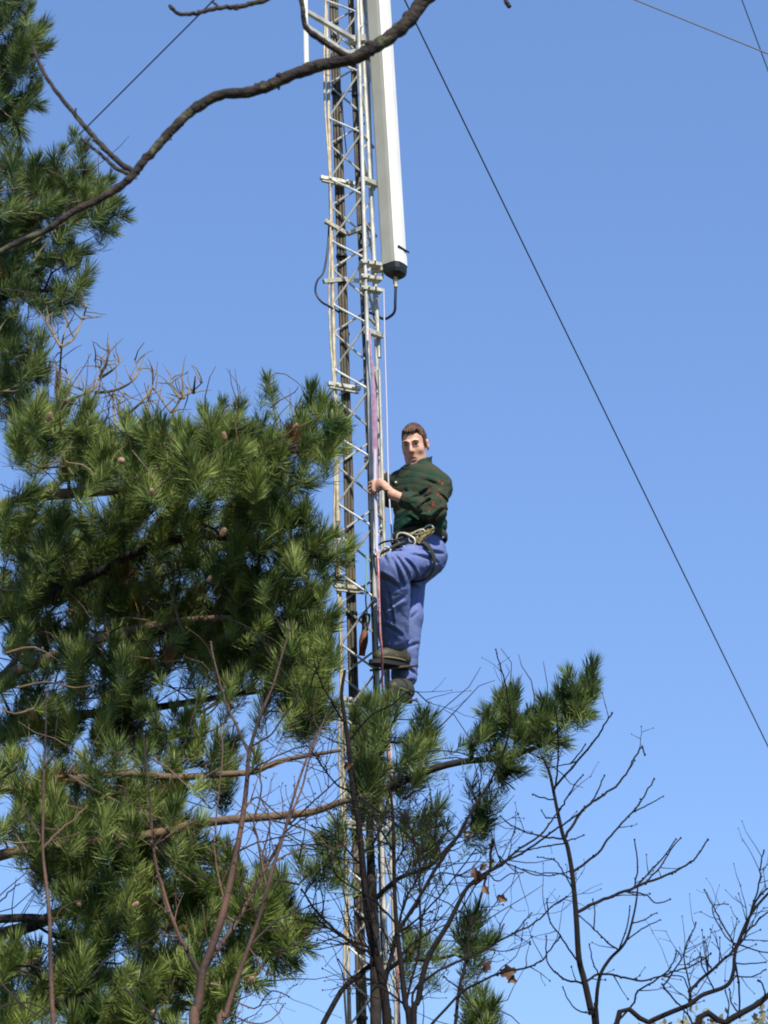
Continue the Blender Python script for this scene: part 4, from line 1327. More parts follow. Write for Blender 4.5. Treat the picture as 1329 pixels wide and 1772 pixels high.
# young pine in front of the mast foot, its shade put into the darker needle colour
yx, yy = W(648, 1850, 11.1).x, 11.1
pine('pine_tree', 'young pine in front of the mast foot with one long branch reaching right', [(yx, yy, 0), (yx - .02, yy, 1.5), (W(650, 1700, 11.1).x, 11.1, W(650, 1700, 11.1).z), tuple(W(642, 1500, 11.1)), tuple(W(640, 1380, 11.1)), tuple(W(650, 1290, 11.1))], .040, [
    dict(path=[(642, 1380, 11.1), (700, 1350, 10.95), (750, 1330, 10.85), (800, 1318, 10.8), (860, 1312, 10.75), (910, 1300, 10.7), (950, 1280, 10.65), (985, 1240, 10.6), (1010, 1200, 10.6)], r=(.024, .006), root=False, wood=1, bare=14, size=.72,
         blobs=[(875, 1240, 28, 30, 12, 10.5, 10.9), (850, 1265, 25, 20, 6, 10.5, 10.9), (945, 1255, 22, 20, 9, 10.5, 10.8), (985, 1225, 22, 18, 8, 10.5, 10.8), (870, 1325, 25, 15, 5, 10.5, 10.9), (905, 1260, 25, 25, 7, 10.5, 10.9), (915, 1290, 30, 15, 5, 10.5, 10.9), (835, 1290, 25, 20, 5, 10.5, 10.9), (1000, 1200, 20, 25, 6, 10.5, 10.8)],
         tips=[(888, 1205, 10.7, .1, 1), (872, 1215, 10.7, 0, 1), (850, 1245, 10.7, -.1, 1), (1022, 1165, 10.6, .12, 1), (1024, 1185, 10.6, .1, 1), (1018, 1205, 10.6, .2, 1), (945, 1232, 10.6, -.2, 1), (970, 1210, 10.6, 0, 1), (1005, 1240, 10.6, .9, 0), (865, 1340, 10.7, .4, -.6), (960, 1285, 10.6, .9, -.2), (890, 1335, 10.7, .8, -.2)], cones=[]),
    dict(path=[(645, 1400, 11.1), (655, 1330, 11.0), (668, 1270, 10.95), (685, 1245, 10.9)], r=(.024, .008), root=False, wood=1, bare=22, size=.85,
         blobs=[(632, 1340, 30, 35, 10, 10.6, 11.4), (660, 1268, 38, 30, 14, 10.6, 11.2), (722, 1290, 24, 26, 8, 10.6, 11.2), (655, 1330, 40, 50, 10, 10.6, 11.3), (690, 1350, 40, 25, 6, 10.7, 11.3), (635, 1240, 25, 30, 7, 10.8, 11.3), (640, 1400, 30, 25, 5, 10.7, 11.3)],
         tips=[(668, 1215, 10.9, 0, 1), (684, 1226, 10.9, .1, 1), (652, 1225, 10.9, -.1, 1), (728, 1250, 10.9, .12, 1), (738, 1262, 10.9, .25, 1), (745, 1300, 10.9, .4, 1), (640, 1225, 10.9, -.1, 1)]),
    dict(path=[(645, 1560, 11.1), (690, 1520, 11.0), (740, 1500, 10.95), (790, 1450, 10.9), (820, 1420, 10.9)], r=(.014, .005), root=False, wood=1, bare=16, size=.85, nmat=M['needle_blue_shade'],
         blobs=[(730, 1425, 35, 25, 4, 10.8, 11.2), (745, 1490, 25, 25, 5, 10.8, 11.2), (825, 1430, 18, 25, 6, 10.8, 11.1)],
         tips=[(815, 1375, 10.9, .1, 1), (845, 1400, 10.9, .2, 1), (835, 1440, 10.9, -.1, 1), (700, 1440, 10.9, -.1, 1), (755, 1410, 10.9, .3, 1), (770, 1440, 10.9, .3, 1)], dens=.7),
    dict(path=[(650, 1700, 11.1), (690, 1665, 11.0), (740, 1660, 10.95), (790, 1650, 10.9), (815, 1610, 10.9)], r=(.014, .005), root=False, wood=1, bare=14, size=.85, nmat=M['needle_blue_shade'],
         blobs=[(740, 1640, 45, 20, 6, 10.8, 11.2), (815, 1620, 22, 28, 7, 10.8, 11.1)],
         tips=[(828, 1590, 10.9, .1, 1), (820, 1605, 10.9, 0, 1), (705, 1625, 10.9, -.2, 1), (800, 1635, 10.9, -.2, 1), (840, 1640, 10.9, .6, .6)], dens=.75),
    dict(path=[(655, 1850, 11.1), (730, 1840, 11.0), (800, 1800, 10.9), (830, 1770, 10.9)], r=(.014, .006), root=False, wood=1, bare=6, size=.9, nmat=M['needle_blue_shade'],
         blobs=[(830, 1770, 25, 20, 8, 10.7, 11.1)],
         tips=[(815, 1745, 10.9, -.1, 1), (835, 1735, 10.9, .1, 1), (850, 1752, 10.9, .3, 1), (560, 1470, 10.9, -.3, .9), (585, 1490, 10.9, -.1, .8)]),
], M['needle_blue_shade'], M['bark_dark'], 45, None, WM)

# ------------------------------------------------------------------ bare broad-leaved saplings
def bare_tree(name, label, y, trunk, r, branches, barkm, seed, leaves=(), group=None, twn=2.2, twl=(.05, .16)):
    """trunk: [(px,py)] from the bottom of the picture up; its foot runs down to the ground. branches: (points, r0 px, r1 px, twiggy)"""
    rng = np.random.default_rng(seed)
    def w3(p, yy=None):
        return np.array(W(p[0], p[1], y if yy is None else yy))
    T = [w3(p) for p in trunk]
    z0 = T[0]
    foot = np.array((z0[0] + (T[0][0] - T[1][0]) * 2.0, z0[1] + .1, -.1))
    mid = foot * .5 + z0 * .5 + np.array((.03, 0, 0))
    root = thing(name, label, 'tree', (foot[0], foot[1], 0), group)
    path = catmull([foot, mid] + T, 4)
    n = len(path)
    k = y / FPX
    rad = []
    for i in range(n):
        t = i / (n - 1)
        rad.append((r[0] * 1.25 + (r[1] - r[0] * 1.25) * t) * k)
    b = MB()
    b.tube(path, rad, 10)
    b.build('trunk', barkm, root)
    def twig(b, p, d, L_, r0, depth=0):
        m = max(2, int(L_ / .035))
        pts = [p]
        for i in range(m):
            d = d + rng.normal(0, .16, 3) + np.array((0, 0, .05)); d /= np.linalg.norm(d)
            p = p + d * (L_ / m)
            pts.append(p)
            if depth < 1 and rng.random() < .22:
                side = rng.normal(0, 1, 3); side -= d * (side @ d); side /= np.linalg.norm(side)
                twig(b, p, d * .7 + side * .7, L_ * rng.uniform(.3, .6), r0 * .7, depth + 1)
        b.tube(pts, [r0 * (1 - .5 * i / m) for i in range(m + 1)], 5)
        b.ball(pts[-1], r0 * 1.45, seg=6, rings=4, sq=(1, 1, 1.4))
    allp = [(np.array(path[i]), rad[i]) for i in range(n)]
    for bi, br in enumerate(branches):
        pts_, r0, r1, tw = br[:4]
        yoff = br[4] if len(br) > 4 else rng.uniform(-.35, .35)
        m = len(pts_)
        P = []
        for i, p in enumerate(pts_):
            P.append(w3(p, y + yoff * i / max(1, m - 1)))
        # spring from the nearest wood already there
        q0 = P[0]
        j = int(np.argmin([np.linalg.norm(a[0] - q0) for a in allp]))
        if np.linalg.norm(allp[j][0] - q0) < .10:
            P[0] = allp[j][0]
            dy = allp[j][0][1] - y
            P = [P[0]] + [w3(p, y + dy + (yoff) * (i + 1) / max(1, m - 1)) for i, p in enumerate(pts_[1:])]
        C_ = catmull(P, 4)
        C_ = [c + (rng.normal(0, .0016, 3) if 0 < i < len(C_) - 1 else 0) for i, c in enumerate(C_)]
        rr = [(r0 + (r1 - r0) * i / (len(C_) - 1)) * k for i in range(len(C_))]
        b = MB()
        b.tube(C_, rr, 7)
        b.ball(C_[-1], rr[-1] * 1.6, seg=6, rings=4, sq=(1, 1, 1.3))
        ln = sum(np.linalg.norm(C_[i + 1] - C_[i]) for i in range(len(C_) - 1))
        cnt = int(ln * twn * 4 * tw)
        for _ in range(cnt):
            i = int(rng.integers(1, len(C_) - 1)) if len(C_) > 2 else 1
            d = C_[min(i + 1, len(C_) - 1)] - C_[i - 1]; d /= np.linalg.norm(d) + 1e-9
            side = rng.normal(0, 1, 3); side[1] *= .7; side -= d * (side @ d); side /= np.linalg.norm(side)
            twig(b, C_[i], d * .65 + side * .75, rng.uniform(*twl), min(rr[i] * .6, 1.15 * k))
        for _ in range(int(ln * 14)):      # buds and nodes
            i = int(rng.integers(1, len(C_)))
            b.ball(C_[i] + rng.normal(0, 1, 3) * rr[i] * .5, max(rr[i] * 1.25, 1.3 * k), seg=6, rings=4)
        b.build('branch', barkm, root)
        allp += [(C_[i], rr[i]) for i in range(len(C_))]
    for (px, py, ang, sz) in leaves:
        c = w3((px, py)); b = MB()
        u = np.array((math.cos(ang), -.3, math.sin(ang))); u /= np.linalg.norm(u)
        v = np.cross(u, (0.2, 1, .1)); v /= np.linalg.norm(v); nn = np.cross(u, v)
        rows = []
        for i in range(9):
            t = i / 8
            wv = sz * .32 * math.sin(math.pi * min(1, t * 1.02)) ** .7 * (1 + .35 * math.sin(t * 15))
            cen_ = c + u * sz * (t - .1) + nn * sz * .18 * math.sin(t * 2.6)
            rows.append([cen_ - v * wv + nn * wv * .7, cen_, cen_ + v * wv + nn * wv * .5])
        V = [p for rw in rows for p in rw]
        V2 = [p + nn * .0015 for p in V]
        F = []
        for i in range(8):
            for j in (0, 1):
                a_ = i * 3 + j
                F.append((a_, a_ + 1, a_ + 4, a_ + 3)); F.append((27 + a_ + 3, 27 + a_ + 4, 27 + a_ + 1, 27 + a_))
        b.add(V + V2, F)
        b.build('withered_leaf', M['leaf_brown'], root)
    return root

G1 = None
bare_tree('bare_sapling', 'bare young tree standing clear against the sky at lower right', 9.0,
    [(1034, 1800), (1024, 1755), (1012, 1700), (1002, 1660), (998, 1600), (995, 1560), (990, 1510), (982, 1465), (974, 1445), (965, 1405), (957, 1365), (950, 1335), (938, 1308)], (5.6, 2.2), [
    ([(960, 1372), (964, 1340), (966, 1290), (964, 1250), (960, 1221)], 1.8, 1.1, .3),
    ([(962, 1360), (1000, 1316), (1030, 1280), (1045, 1255), (1059, 1234)], 2.2, 1.2, .4),
    ([(1000, 1316), (985, 1322), (950, 1328)], 1.3, .9, .3),
    ([(992, 1318), (1005, 1302), (1013, 1288)], 1.3, 1.0, 0),
    ([(975, 1450), (990, 1430), (1008, 1402), (1026, 1388), (1045, 1376), (1070, 1356), (1083, 1340), (1095, 1318), (1109, 1292), (1116, 1306)], 2.6, 1.3, .5),
    ([(1026, 1388), (1036, 1365), (1046, 1342)], 1.6, 1.1, .2),
    ([(966, 1407), (975, 1392), (990, 1365), (1009, 1341)], 1.7, 1.0, .4),
    ([(957, 1380), (935, 1380), (922, 1375)], 1.4, 1.1, 0),
    ([(968, 1420), (945, 1415), (937, 1402)], 1.3, .9, .4),
    ([(990, 1513), (1015, 1492), (1040, 1470), (1052, 1452), (1075, 1425), (1101, 1399), (1118, 1372), (1132, 1348)], 2.4, 1.2, .5),
    ([(1101, 1399), (1120, 1393), (1148, 1378)], 1.4, .9, .2),
    ([(998, 1575), (1030, 1562), (1060, 1550), (1100, 1535), (1130, 1523), (1160, 1512), (1195, 1492), (1207, 1480), (1225, 1453)], 3.2, 1.3, .5),
    ([(1105, 1532), (1103, 1500), (1098, 1453)], 1.6, 1.1, .6),
    ([(1108, 1530), (1130, 1502), (1152, 1478), (1170, 1452)], 1.7, 1.1, .5),
    ([(1125, 1523), (1142, 1500), (1160, 1472), (1178, 1450)], 1.6, 1.1, .3),
    ([(1090, 1538), (1115, 1548), (1137, 1563), (1160, 1556)], 1.5, 1.0, .2),
    ([(1010, 1702), (1035, 1686), (1060, 1688), (1080, 1692), (1110, 1697), (1140, 1690), (1170, 1680), (1200, 1670), (1230, 1650)], 2.2, 1.2, 1.0),
    ([(1005, 1672), (990, 1650), (968, 1618), (950, 1590), (947, 1556)], 1.8, 1.0, .6),
    ([(1008, 1700), (980, 1696), (960, 1682), (947, 1662), (945, 1620)], 2.0, 1.1, .5),
    ([(990, 1520), (970, 1512), (935, 1510), (905, 1504)], 1.3, .9, .3),
    ([(992, 1545), (975, 1510), (962, 1490), (945, 1485), (930, 1483)], 1.3, .9, .4),
    ([(975, 1453), (950, 1450), (935, 1446), (914, 1441), (885, 1428), (866, 1412)], 1.8, 1.1, .6),
    ([(978, 1458), (940, 1465), (920, 1470), (895, 1474)], 1.4, 1.0, .4),
    ([(975, 1455), (990, 1453), (1010, 1445)], 1.4, 1.0, .2),
    ([(1018, 1760), (1000, 1748), (982, 1728), (974, 1708)], 1.4, 1.0, 0),
    ], M['bark_shaded'], 3)
bare_tree('bare_sapling', 'slender bare stem close beside the bigger bare tree at lower right', 8.8,
    [(1036, 1800), (1032, 1740), (1038, 1690), (1055, 1660), (1075, 1640), (1086, 1622), (1095, 1590), (1101, 1560), (1104, 1530)], (3.4, 1.3), [
    ([(1085, 1630), (1105, 1612), (1125, 1600), (1143, 1592)], 1.4, .9, .2),
    ([(1092, 1600), (1115, 1592), (1137, 1580)], 1.4, .9, .1),
    ([(1068, 1645), (1045, 1625), (1028, 1608), (1003, 1585)], 1.5, 1.0, .4),
    ([(1028, 1608), (1029, 1580), (1026, 1556)], 1.3, .9, .3),
    ([(1036, 1690), (1026, 1665), (1020, 1634)], 1.4, .9, .5),
    ([(1072, 1642), (1085, 1605), (1090, 1568)], 1.4, .9, .8),
    ([(1063, 1790), (1090, 1745), (1105, 1715), (1130, 1700), (1150, 1685), (1165, 1665), (1170, 1650)], 1.9, 1.1, 1.0),
    ], M['bark_shaded'], 4)
bare_tree('bare_bush', 'tangled dark branches leaning in from the lower right corner', 8.4,
    [(1060, 1800), (1122, 1769), (1160, 1752), (1194, 1738), (1215, 1722), (1257, 1706), (1269, 1682), (1272, 1649), (1285, 1612), (1298, 1585), (1312, 1565), (1335, 1540)], (4.2, 2.0), [
    ([(1194, 1738), (1197, 1710), (1225, 1685), (1250, 1662), (1272, 1640), (1288, 1612), (1300, 1580), (1318, 1545), (1345, 1530)], 3.0, 1.6, 1.6),
    ([(1262, 1640), (1250, 1600), (1236, 1570), (1219, 1540)], 1.7, 1.1, .6),
    ([(1288, 1600), (1305, 1560), (1313, 1530), (1316, 1500), (1322, 1472)], 1.7, 1.1, 1.8),
    ([(1275, 1640), (1300, 1605), (1320, 1585), (1345, 1570)], 1.9, 1.1, 1.8),
    ([(1288, 1640), (1310, 1645), (1340, 1650)], 1.4, 1.0, .5),
    ([(1272, 1690), (1300, 1690), (1325, 1678)], 1.4, 1.0, .5),
    ([(1250, 1665), (1290, 1668), (1325, 1665)], 1.4, 1.0, .4),
    ([(1275, 1660), (1278, 1700), (1280, 1760)], 1.9, 1.6, .3),
    ([(1200, 1780), (1194, 1738), (1192, 1700), (1183, 1660), (1190, 1630), (1204, 1597)], 1.8, 1.1, 1.4),
    ([(1145, 1702), (1165, 1728), (1190, 1755), (1205, 1785)], 1.7, 1.4, .4),
    ([(1165, 1700), (1178, 1660), (1170, 1645)], 1.5, 1.1, 1.5),
    ([(1197, 1715), (1180, 1690), (1150, 1690)], 1.3, 1.0, .5),
    ([(1235, 1695), (1215, 1670), (1212, 1650)], 1.4, 1.0, 1.2),
    ([(1255, 1772), (1262, 1740), (1255, 1715)], 1.3, 1.0, .5),
    ([(1285, 1640), (1255, 1620), (1232, 1570), (1260, 1565)], 1.3, .9, 1.2),
    ([(1232, 1650), (1215, 1655), (1190, 1668)], 1.3, .9, .4),
    ], M['bark_shaded'], 5, twn=3.8, twl=(.05, .18))
bare_tree('bare_bush', 'thick dark bough cutting across the extreme bottom right corner', 7.6,
    [(1200, 1815), (1255, 1770), (1285, 1752), (1310, 1738), (1345, 1712), (1400, 1690)], (5.2, 4.4), [
    ([(1275, 1757), (1265, 1735), (1262, 1712)], 1.6, 1.2, .4),
    ([(1328, 1722), (1320, 1705), (1312, 1697)], 1.6, 1.2, .2),
    ([(1250, 1773), (1240, 1768), (1225, 1765)], 1.5, 1.1, .2),
    ], M['bark_shaded'], 6)
bare_tree('bare_tree', 'dark multi-stemmed bare tree right in front of the mast foot', 9.4,
    [(672, 1810), (668, 1745), (658, 1680), (646, 1640), (636, 1590), (628, 1500), (620, 1420), (611, 1370), (604, 1300), (596, 1240), (591, 1200), (597, 1160)], (7.6, 2.8), [
    ([(664, 1710), (680, 1640), (690, 1610), (720, 1562), (755, 1500), (790, 1450), (815, 1405), (850, 1352)], 4.2, 2.2, .5),
    ([(850, 1352), (872, 1300), (884, 1245), (878, 1200), (868, 1160), (858, 1124)], 1.9, 1.0, .08),
    ([(660, 1690), (648, 1655), (620, 1640), (585, 1612), (550, 1580), (522, 1540)], 3.6, 1.6, .9),
    ([(646, 1640), (600, 1625), (560, 1600), (545, 1585)], 2.6, 1.4, .8),
    ([(690, 1605), (700, 1560), (722, 1520), (728, 1480), (715, 1450)], 2.2, 1.2, 1.0),
    ([(628, 1500), (600, 1470), (570, 1440), (540, 1428)], 2.0, 1.1, 1.2),
    ([(612, 1375), (585, 1360), (560, 1330), (540, 1300)], 1.8, 1.1, 1.2),
    ([(625, 1480), (650, 1450), (668, 1400), (676, 1360)], 2.2, 1.4, 1.0),
    ([(690, 1612), (722, 1590), (752, 1560), (785, 1520), (823, 1470)], 1.9, 1.1, .7),
    ([(611, 1370), (650, 1400), (690, 1430), (735, 1470)], 1.8, 1.2, .8),
    ([(600, 1280), (640, 1240), (680, 1218), (712, 1195), (742, 1216)], 1.7, 1.1, .3),
    ([(545, 1800), (590, 1715), (620, 1688), (652, 1660)], 5.0, 4.0, .3, .1),
    ([(598, 1260), (580, 1225), (560, 1190), (545, 1150)], 1.8, 1.2, .9),
    ], M['bark_shaded'], 7, twn=8, twl=(.08, .34), leaves=[(597, 1330, .5, .05)])
bare_tree('bare_tree', 'dark forked bare stems between the mast foot and the lone bare tree', 9.1,
    [(712, 1810), (702, 1740), (694, 1670), (686, 1600), (682, 1520), (681, 1430), (676, 1370)], (5.6, 2.4), [
    ([(700, 1740), (725, 1640), (727, 1560), (726, 1500), (716, 1452), (700, 1405)], 2.4, 1.3, .9),
    ([(684, 1500), (705, 1460), (725, 1430), (738, 1385)], 1.7, 1.1, 1.2),
    ([(682, 1470), (660, 1440), (640, 1395), (600, 1380)], 1.6, 1.1, 1.0),
    ([(725, 1545), (760, 1512), (815, 1518), (830, 1508)], 1.5, 1.1, .5),
    ([(692, 1650), (730, 1622), (770, 1600), (790, 1590)], 1.6, 1.0, .9),
    ([(702, 1740), (650, 1700), (610, 1690), (585, 1660)], 2.0, 1.1, 1.0),
    ([(686, 1600), (650, 1560), (600, 1530), (570, 1500)], 1.9, 1.1, 1.0),
    ], M['bark_shaded'], 8, twn=6.5, twl=(.08, .34))
bare_tree('bare_tree', 'bare tree with long boughs and a few withered leaves below the pine branch end', 8.7,
    [(716, 1810), (724, 1730), (740, 1660), (775, 1600), (795, 1560), (812, 1532), (838, 1512)], (5.4, 2.8), [
    ([(838, 1512), (868, 1494), (900, 1468), (932, 1448), (955, 1420), (968, 1400)], 2.5, 1.3, .5),
    ([(838, 1512), (880, 1490), (925, 1462), (960, 1436), (985, 1420), (1010, 1402)], 2.3, 1.3, .4),
    ([(812, 1532), (845, 1512), (850, 1470), (853, 1455)], 3.0, 2.4, .2),
    ([(675, 1750), (720, 1708), (775, 1672), (830, 1648), (870, 1625), (905, 1608), (935, 1590), (955, 1568), (980, 1552)], 2.4, 1.2, .9),
    ([(745, 1790), (790, 1725), (830, 1700), (870, 1682), (900, 1677), (930, 1668), (948, 1650), (968, 1622)], 2.4, 1.2, .7),
    ([(795, 1712), (780, 1700), (768, 1690)], 1.4, 1.2, .2),
    ([(783, 1800), (795, 1710), (808, 1660), (815, 1600), (830, 1560), (840, 1520)], 3.2, 2.2, .5),
    ([(740, 1500), (715, 1505), (690, 1510)], 1.3, 1.0, 0),
    ([(846, 1505), (860, 1525), (885, 1512), (905, 1510)], 1.3, .9, .6),
    ([(838, 1540), (800, 1570), (790, 1585), (795, 1620)], 1.3, .9, .6),
    ([(870, 1495), (855, 1460), (850, 1440)], 1.4, 1.0, .5),
    ([(870, 1492), (920, 1512), (950, 1515), (985, 1508)], 1.3, .9, .4),
    ([(858, 1470), (872, 1490), (892, 1508)], 1.2, .9, .2),
    ([(900, 1610), (912, 1590), (920, 1580)], 1.3, .9, .4),
    ([(855, 1635), (865, 1618), (872, 1600)], 1.3, .9, .4),
    ], M['bark_shaded'], 9, twn=3.6, twl=(.06, .22), leaves=[(868, 1685, .15, .075), (880, 1690, -.7, .05), (838, 1680, .9, .055), (828, 1522, 1.9, .06), (838, 1535, -1.1, .045), (862, 1552, -.5, .05), (832, 1505, .6, .04)])
bare_tree('bare_tree', 'forked bare tree with reddish lit stems in front of the left pine', 9.6,
    [(335, 1810), (342, 1745), (349, 1690), (352, 1675), (368, 1635), (386, 1580), (400, 1520), (412, 1460), (422, 1400), (428, 1345), (431, 1305), (448, 1245), (473, 1185), (489, 1130), (506, 1075)], (8.0, 1.3), [
    ([(352, 1680), (385, 1630), (418, 1582), (452, 1515), (480, 1468), (500, 1420), (520, 1370), (540, 1300), (565, 1235)], 4.0, 1.2, 1.0),
    ([(350, 1690), (320, 1640), (300, 1595), (280, 1530), (267, 1480), (262, 1420), (256, 1350), (248, 1270)], 4.0, 1.2, .8),
    ([(431, 1308), (412, 1262), (394, 1222), (380, 1180), (365, 1112)], 2.8, 1.6, .6),
    ([(428, 1345), (455, 1320), (500, 1300), (530, 1290)], 1.7, 1.1, 1.4),
    ([(436, 1290), (470, 1270), (490, 1240), (520, 1210)], 1.8, 1.1, 1.0),
    ([(424, 1400), (445, 1380), (470, 1400), (500, 1420)], 1.7, 1.1, 1.4),
    ([(455, 1512), (447, 1460), (440, 1420), (452, 1370), (448, 1330)], 2.2, 1.3, 1.4),
    ([(475, 1478), (468, 1420), (455, 1390)], 1.8, 1.2, 1.2),
    ([(410, 1480), (440, 1460), (470, 1452), (520, 1440)], 1.6, 1.1, 1.2),
    ([(265, 1470), (300, 1440), (340, 1420)], 1.7, 1.1, .8),
    ([(500, 1420), (540, 1440), (575, 1475), (600, 1500)], 1.6, 1.1, 1.0),
    ([(505, 1410), (545, 1385), (590, 1345)], 1.6, 1.1, 1.0),
    ([(390, 1560), (375, 1500), (372, 1440), (385, 1300), (382, 1262), (392, 1250)], 1.7, 1.1, .8),
    ], M['bark_red'], 10, twn=3.0, twl=(.08, .25))
bare_tree('bare_sapling', 'thin orange-brown stem rising right of the reddish forked tree', 9.2,
    [(378, 1810), (390, 1760), (404, 1712), (430, 1640), (448, 1590), (462, 1540), (476, 1490), (492, 1440), (508, 1380), (528, 1320), (546, 1275)], (4.6, 1.8), [
    ([(430, 1640), (460, 1680), (480, 1690)], 1.5, 1.0, .6),
    ([(398, 1730), (440, 1745), (470, 1715), (500, 1725)], 1.5, 1.0, 1.2),
    ([(462, 1540), (455, 1500), (445, 1450)], 1.7, 1.1, 1.0),
    ([(492, 1440), (520, 1420), (560, 1400)], 1.6, 1.0, 1.0),
    ([(400, 1745), (430, 1770), (470, 1765), (490, 1740)], 1.4, 1.0, 1.2),
    ([(476, 1490), (505, 1475), (540, 1462), (580, 1470)], 1.6, 1.0, 1.2),
    ([(430, 1640), (470, 1600), (520, 1575), (560, 1560)], 1.8, 1.0, 1.2),
    ([(448, 1590), (420, 1540), (405, 1490)], 1.7, 1.0, 1.0),
    ], M['bark_red'], 12, twn=3.4, twl=(.08, .26))
bare_tree('bare_sapling', 'single upright bare stem near the left edge in front of the pine', 9.0,
    [(92, 1810), (90, 1740), (87, 1650), (86, 1590), (80, 1530), (74, 1470), (75, 1400), (76, 1330), (79, 1270), (80, 1190)], (4.2, 1.0), [
    ([(74, 1462), (100, 1440), (125, 1420), (150, 1395)], 2.2, 1.2, .6),
    ([(73, 1455), (55, 1420), (40, 1395)], 1.8, 1.1, .4),
    ([(87, 1600), (110, 1570), (135, 1560)], 1.5, 1.0, .4),
    ([(76, 1330), (100, 1300), (118, 1290)], 1.4, 1.0, .4),
    ([(0, 1560), (20, 1540), (33, 1530)], 1.4, 1.0, .6),
    ], M['bark_red'], 13)
# dead antler-like twigs sticking out of the pine crown, upper left
dt = thing('dead_branch', 'bare dead branchwork poking above the left pine crown', 'branch', W(150, 760, 11.6))
rng = np.random.default_rng(77)
def deadtwigs(paths, matn):
    for pts in paths:
        b = MB()
        C_ = catmull([np.array(W(p[0], p[1], 11.6 + .12 * math.sin(i * 1.7 + pts[0][0]))) for i, p in enumerate(pts)], 4)
        b.tube(C_, [.010 * (1 - .72 * i / (len(C_) - 1)) for i in range(len(C_))], 6)
        for _ in range(3 + len(C_) // 3):
            i = int(rng.integers(len(C_) // 3, len(C_)))
            p = C_[i]; d = rng.normal(0, .5, 3) + np.array((0, 0, .8)); d /= np.linalg.norm(d)
            q = [p]
            for k in range(4):
                d = d + rng.normal(0, .2, 3); d /= np.linalg.norm(d)
                p = p + d * .032; q.append(p)
            b.tube(q, [.0045, .004, .0034, .0026, .0018], 5)
        b.build('twig', matn, dt)
deadtwigs([[(100, 700), (103, 660), (105, 620), (110, 580), (120, 560)], [(105, 600), (128, 585), (145, 545), (150, 530)], [(105, 600), (90, 575), (80, 555)],
           [(115, 720), (130, 690), (160, 675), (172, 650), (175, 625), (165, 622)], [(172, 655), (195, 640), (215, 618)], [(172, 655), (185, 625), (188, 605)], [(160, 715), (150, 680), (125, 665), (112, 630)],
           [(165, 680), (200, 675), (228, 660), (238, 640), (232, 620)], [(210, 725), (240, 700), (262, 672), (264, 655)], [(243, 745), (255, 700), (264, 672), (285, 700), (295, 715)],
           [(260, 760), (290, 735), (312, 690), (330, 680), (352, 660)], [(312, 690), (298, 670), (296, 648)], [(318, 690), (315, 650)], [(335, 680), (338, 650)], [(200, 740), (196, 700), (200, 668)], [(212, 735), (205, 700), (215, 680)]], M['twig_tan'])
V, F = needles([(np.array(W(p[0], p[1], 11.55)), np.array((0, 0, 1.)), .09, .05, 90, .4) for p in ((101, 650), (100, 668), (196, 745), (190, 752))], rng, .003)
o = mesh_obj('dead_needles', V, F, M['needle_dead'], dt, smooth=False)

# ------------------------------------------------------------------ gnarled bough overhead, close to the camera
yb = 5.2
ot = W(1120, -560, yb)
bt = thing('overhanging_tree', 'gnarled bare bough arching over the mast top and down to the left edge', 'tree', (ot.x + 1.2, yb + .1, 0))
b = MB()
tt = np.array((ot.x + 1.2, yb + .1, 0.))
b.tube(catmull([tt, tt + (-.03, .02, 2.2), tt + (-.15, 0, 4.2), np.array(W(1260, -680, yb + .05)), np.array(W(1190, -1300, yb + .2))], 6), [.13 - .0035 * i for i in range(25)], 14)
b.build('trunk', M['bark_oak'], bt)
def bough(pts, r0, r1, nodes=1.0, seed=1, jit=.004, y0=yb, y1=yb):
    rng = np.random.default_rng(seed)
    n = len(pts)
    P = [np.array(W(p[0], p[1], y0 + (y1 - y0) * i / (n - 1))) for i, p in enumerate(pts)]
    C_ = catmull(P, 6)
    rr = []
    k = yb / FPX
    for i in range(len(C_)):
        t = i / (len(C_) - 1)
        rr.append((r0 + (r1 - r0) * t) * .76 * k * (1 + .10 * math.sin(i * 1.9 + seed) * rng.random() + (.20 if rng.random() < .10 * nodes else 0)))
    C_ = [c + (rng.normal(0, jit * .22, 3) if 0 < i < len(C_) - 1 else 0) for i, c in enumerate(C_)]
    b = MB()
    b.tube(C_, rr, 12)
    for _ in range(int(nodes * len(C_) * .16)):
        i = int(rng.integers(1, len(C_) - 1))
        b.ball(C_[i] + rng.normal(0, 1, 3) * rr[i] * .30, rr[i] * .80, seg=8, rings=6)
        if rng.random() < .3:
            d = rng.normal(0, 1, 3); d /= np.linalg.norm(d)
            b.tube([C_[i], C_[i] + d * rr[i] * 1.6], [rr[i] * .35, rr[i] * .2], 6)
    return b.build('bough', M['bark_oak'], bt)
bough([(1260, -680), (1000, -330), (850, -130), (790, -60), (735, 0), (705, 38), (672, 66), (640, 86), (610, 102), (560, 112), (510, 128), (470, 146), (430, 160), (380, 165), (335, 190), (300, 222), (270, 255), (240, 290), (225, 308), (190, 335), (130, 365), (80, 398), (30, 420), (-60, 470)], 22, 7.0, 1.0, 3)
bough([(612, 104), (585, 88), (555, 68), (530, 48), (524, 20), (518, -20), (500, -90)], 8.5, 5.5, .8, 5, y1=yb - .1)
bough([(236, 300), (205, 280), (175, 250), (150, 222), (115, 180), (85, 140), (68, 110), (55, 80)], 8.0, 4.4, .8, 7, y1=yb + .2)
bough([(228, 304), (200, 290), (170, 264), (140, 240)], 6.0, 3.6, .6, 8, y1=yb + .1)
bough([(150, 222), (133, 205), (131, 188)], 3.4, 2.6, .3, 9)
bough([(292, 10), (312, 24), (345, 22), (375, 14), (410, 12), (440, 5), (475, -12), (560, -110), (700, -300), (850, -560), (1000, -700)], 4.6, 9, 1.4, 10, y0=yb - .1, y1=yb + .1)
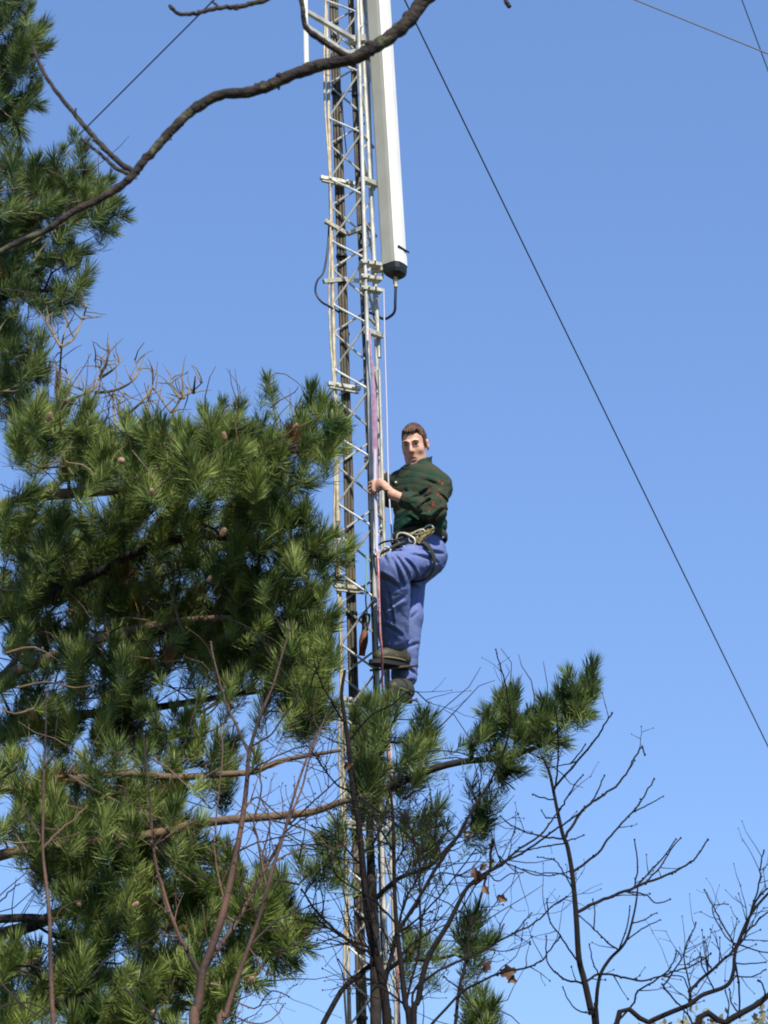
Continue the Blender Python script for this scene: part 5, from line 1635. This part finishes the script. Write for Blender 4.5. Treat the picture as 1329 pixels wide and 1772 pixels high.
bough([(380, 14), (372, 6), (366, 2)], 3.5, 2.5, .3, 11)
bough([(882, 12), (876, 2), (878, -30), (900, -120), (960, -260)], 6, 6, .8, 12)

# ------------------------------------------------------------------ far trees at the lower right
def leafy_tree(label, px, y, top, wd, seed):
    rng = np.random.default_rng(seed)
    c = W(px, top, y); H_ = c.z
    root = thing('distant_tree', label, 'tree', (c.x, y, 0), 'pale olive trees far off at the bottom right')
    b = MB()
    b.tube(catmull([(c.x, y, 0), (c.x + .2, y, H_ * .4), (c.x, y, H_ * .9)], 5), [.35 - .028 * i for i in range(11)], 10)
    b.build('trunk', M['bark_pine'], root)
    b = MB()
    ends = []
    for i in range(16):
        a = rng.random() * 6.28; h = H_ * rng.uniform(.45, .8)
        s0 = np.array((c.x, y, h)); e = s0 + np.array((math.cos(a) * wd * rng.uniform(.5, 1), math.sin(a) * wd * rng.uniform(.5, 1), H_ * rng.uniform(.1, .22)))
        e[2] = min(e[2], H_ * .96)
        b.tube([s0, s0 * .5 + e * .5 + np.array((0, 0, -.2)), e], [.09, .06, .03], 6)
        ends.append(e)
    b.build('limb', M['bark_pine'], root)
    n = 2600
    idx = rng.integers(0, len(ends), n)
    C0 = np.array(ends)[idx] + rng.normal(0, wd * .22, (n, 3))
    C0[:, 2] = np.minimum(C0[:, 2], H_ - rng.random(n) * .2)
    u = rng.normal(0, 1, (n, 3)); u /= np.linalg.norm(u, axis=1)[:, None]
    v = np.cross(u, rng.normal(0, 1, (n, 3))); v /= np.linalg.norm(v, axis=1)[:, None]
    s1 = .07
    V = np.stack([C0 - u * s1, C0 - v * s1 * .6, C0 + u * s1, C0 + v * s1 * .6], 1).reshape(-1, 3)
    mesh_obj('crown', V, np.arange(n * 4, dtype=np.int32).reshape(n, 4), M['leaf_olive'], root, smooth=False)
leafy_tree('far pale olive tree at the right edge of the bottom margin', 1318, 34, 1744, 1.3, 3)
leafy_tree('far pale olive tree left of the other one on the bottom margin', 1215, 38, 1762, 1.2, 4)
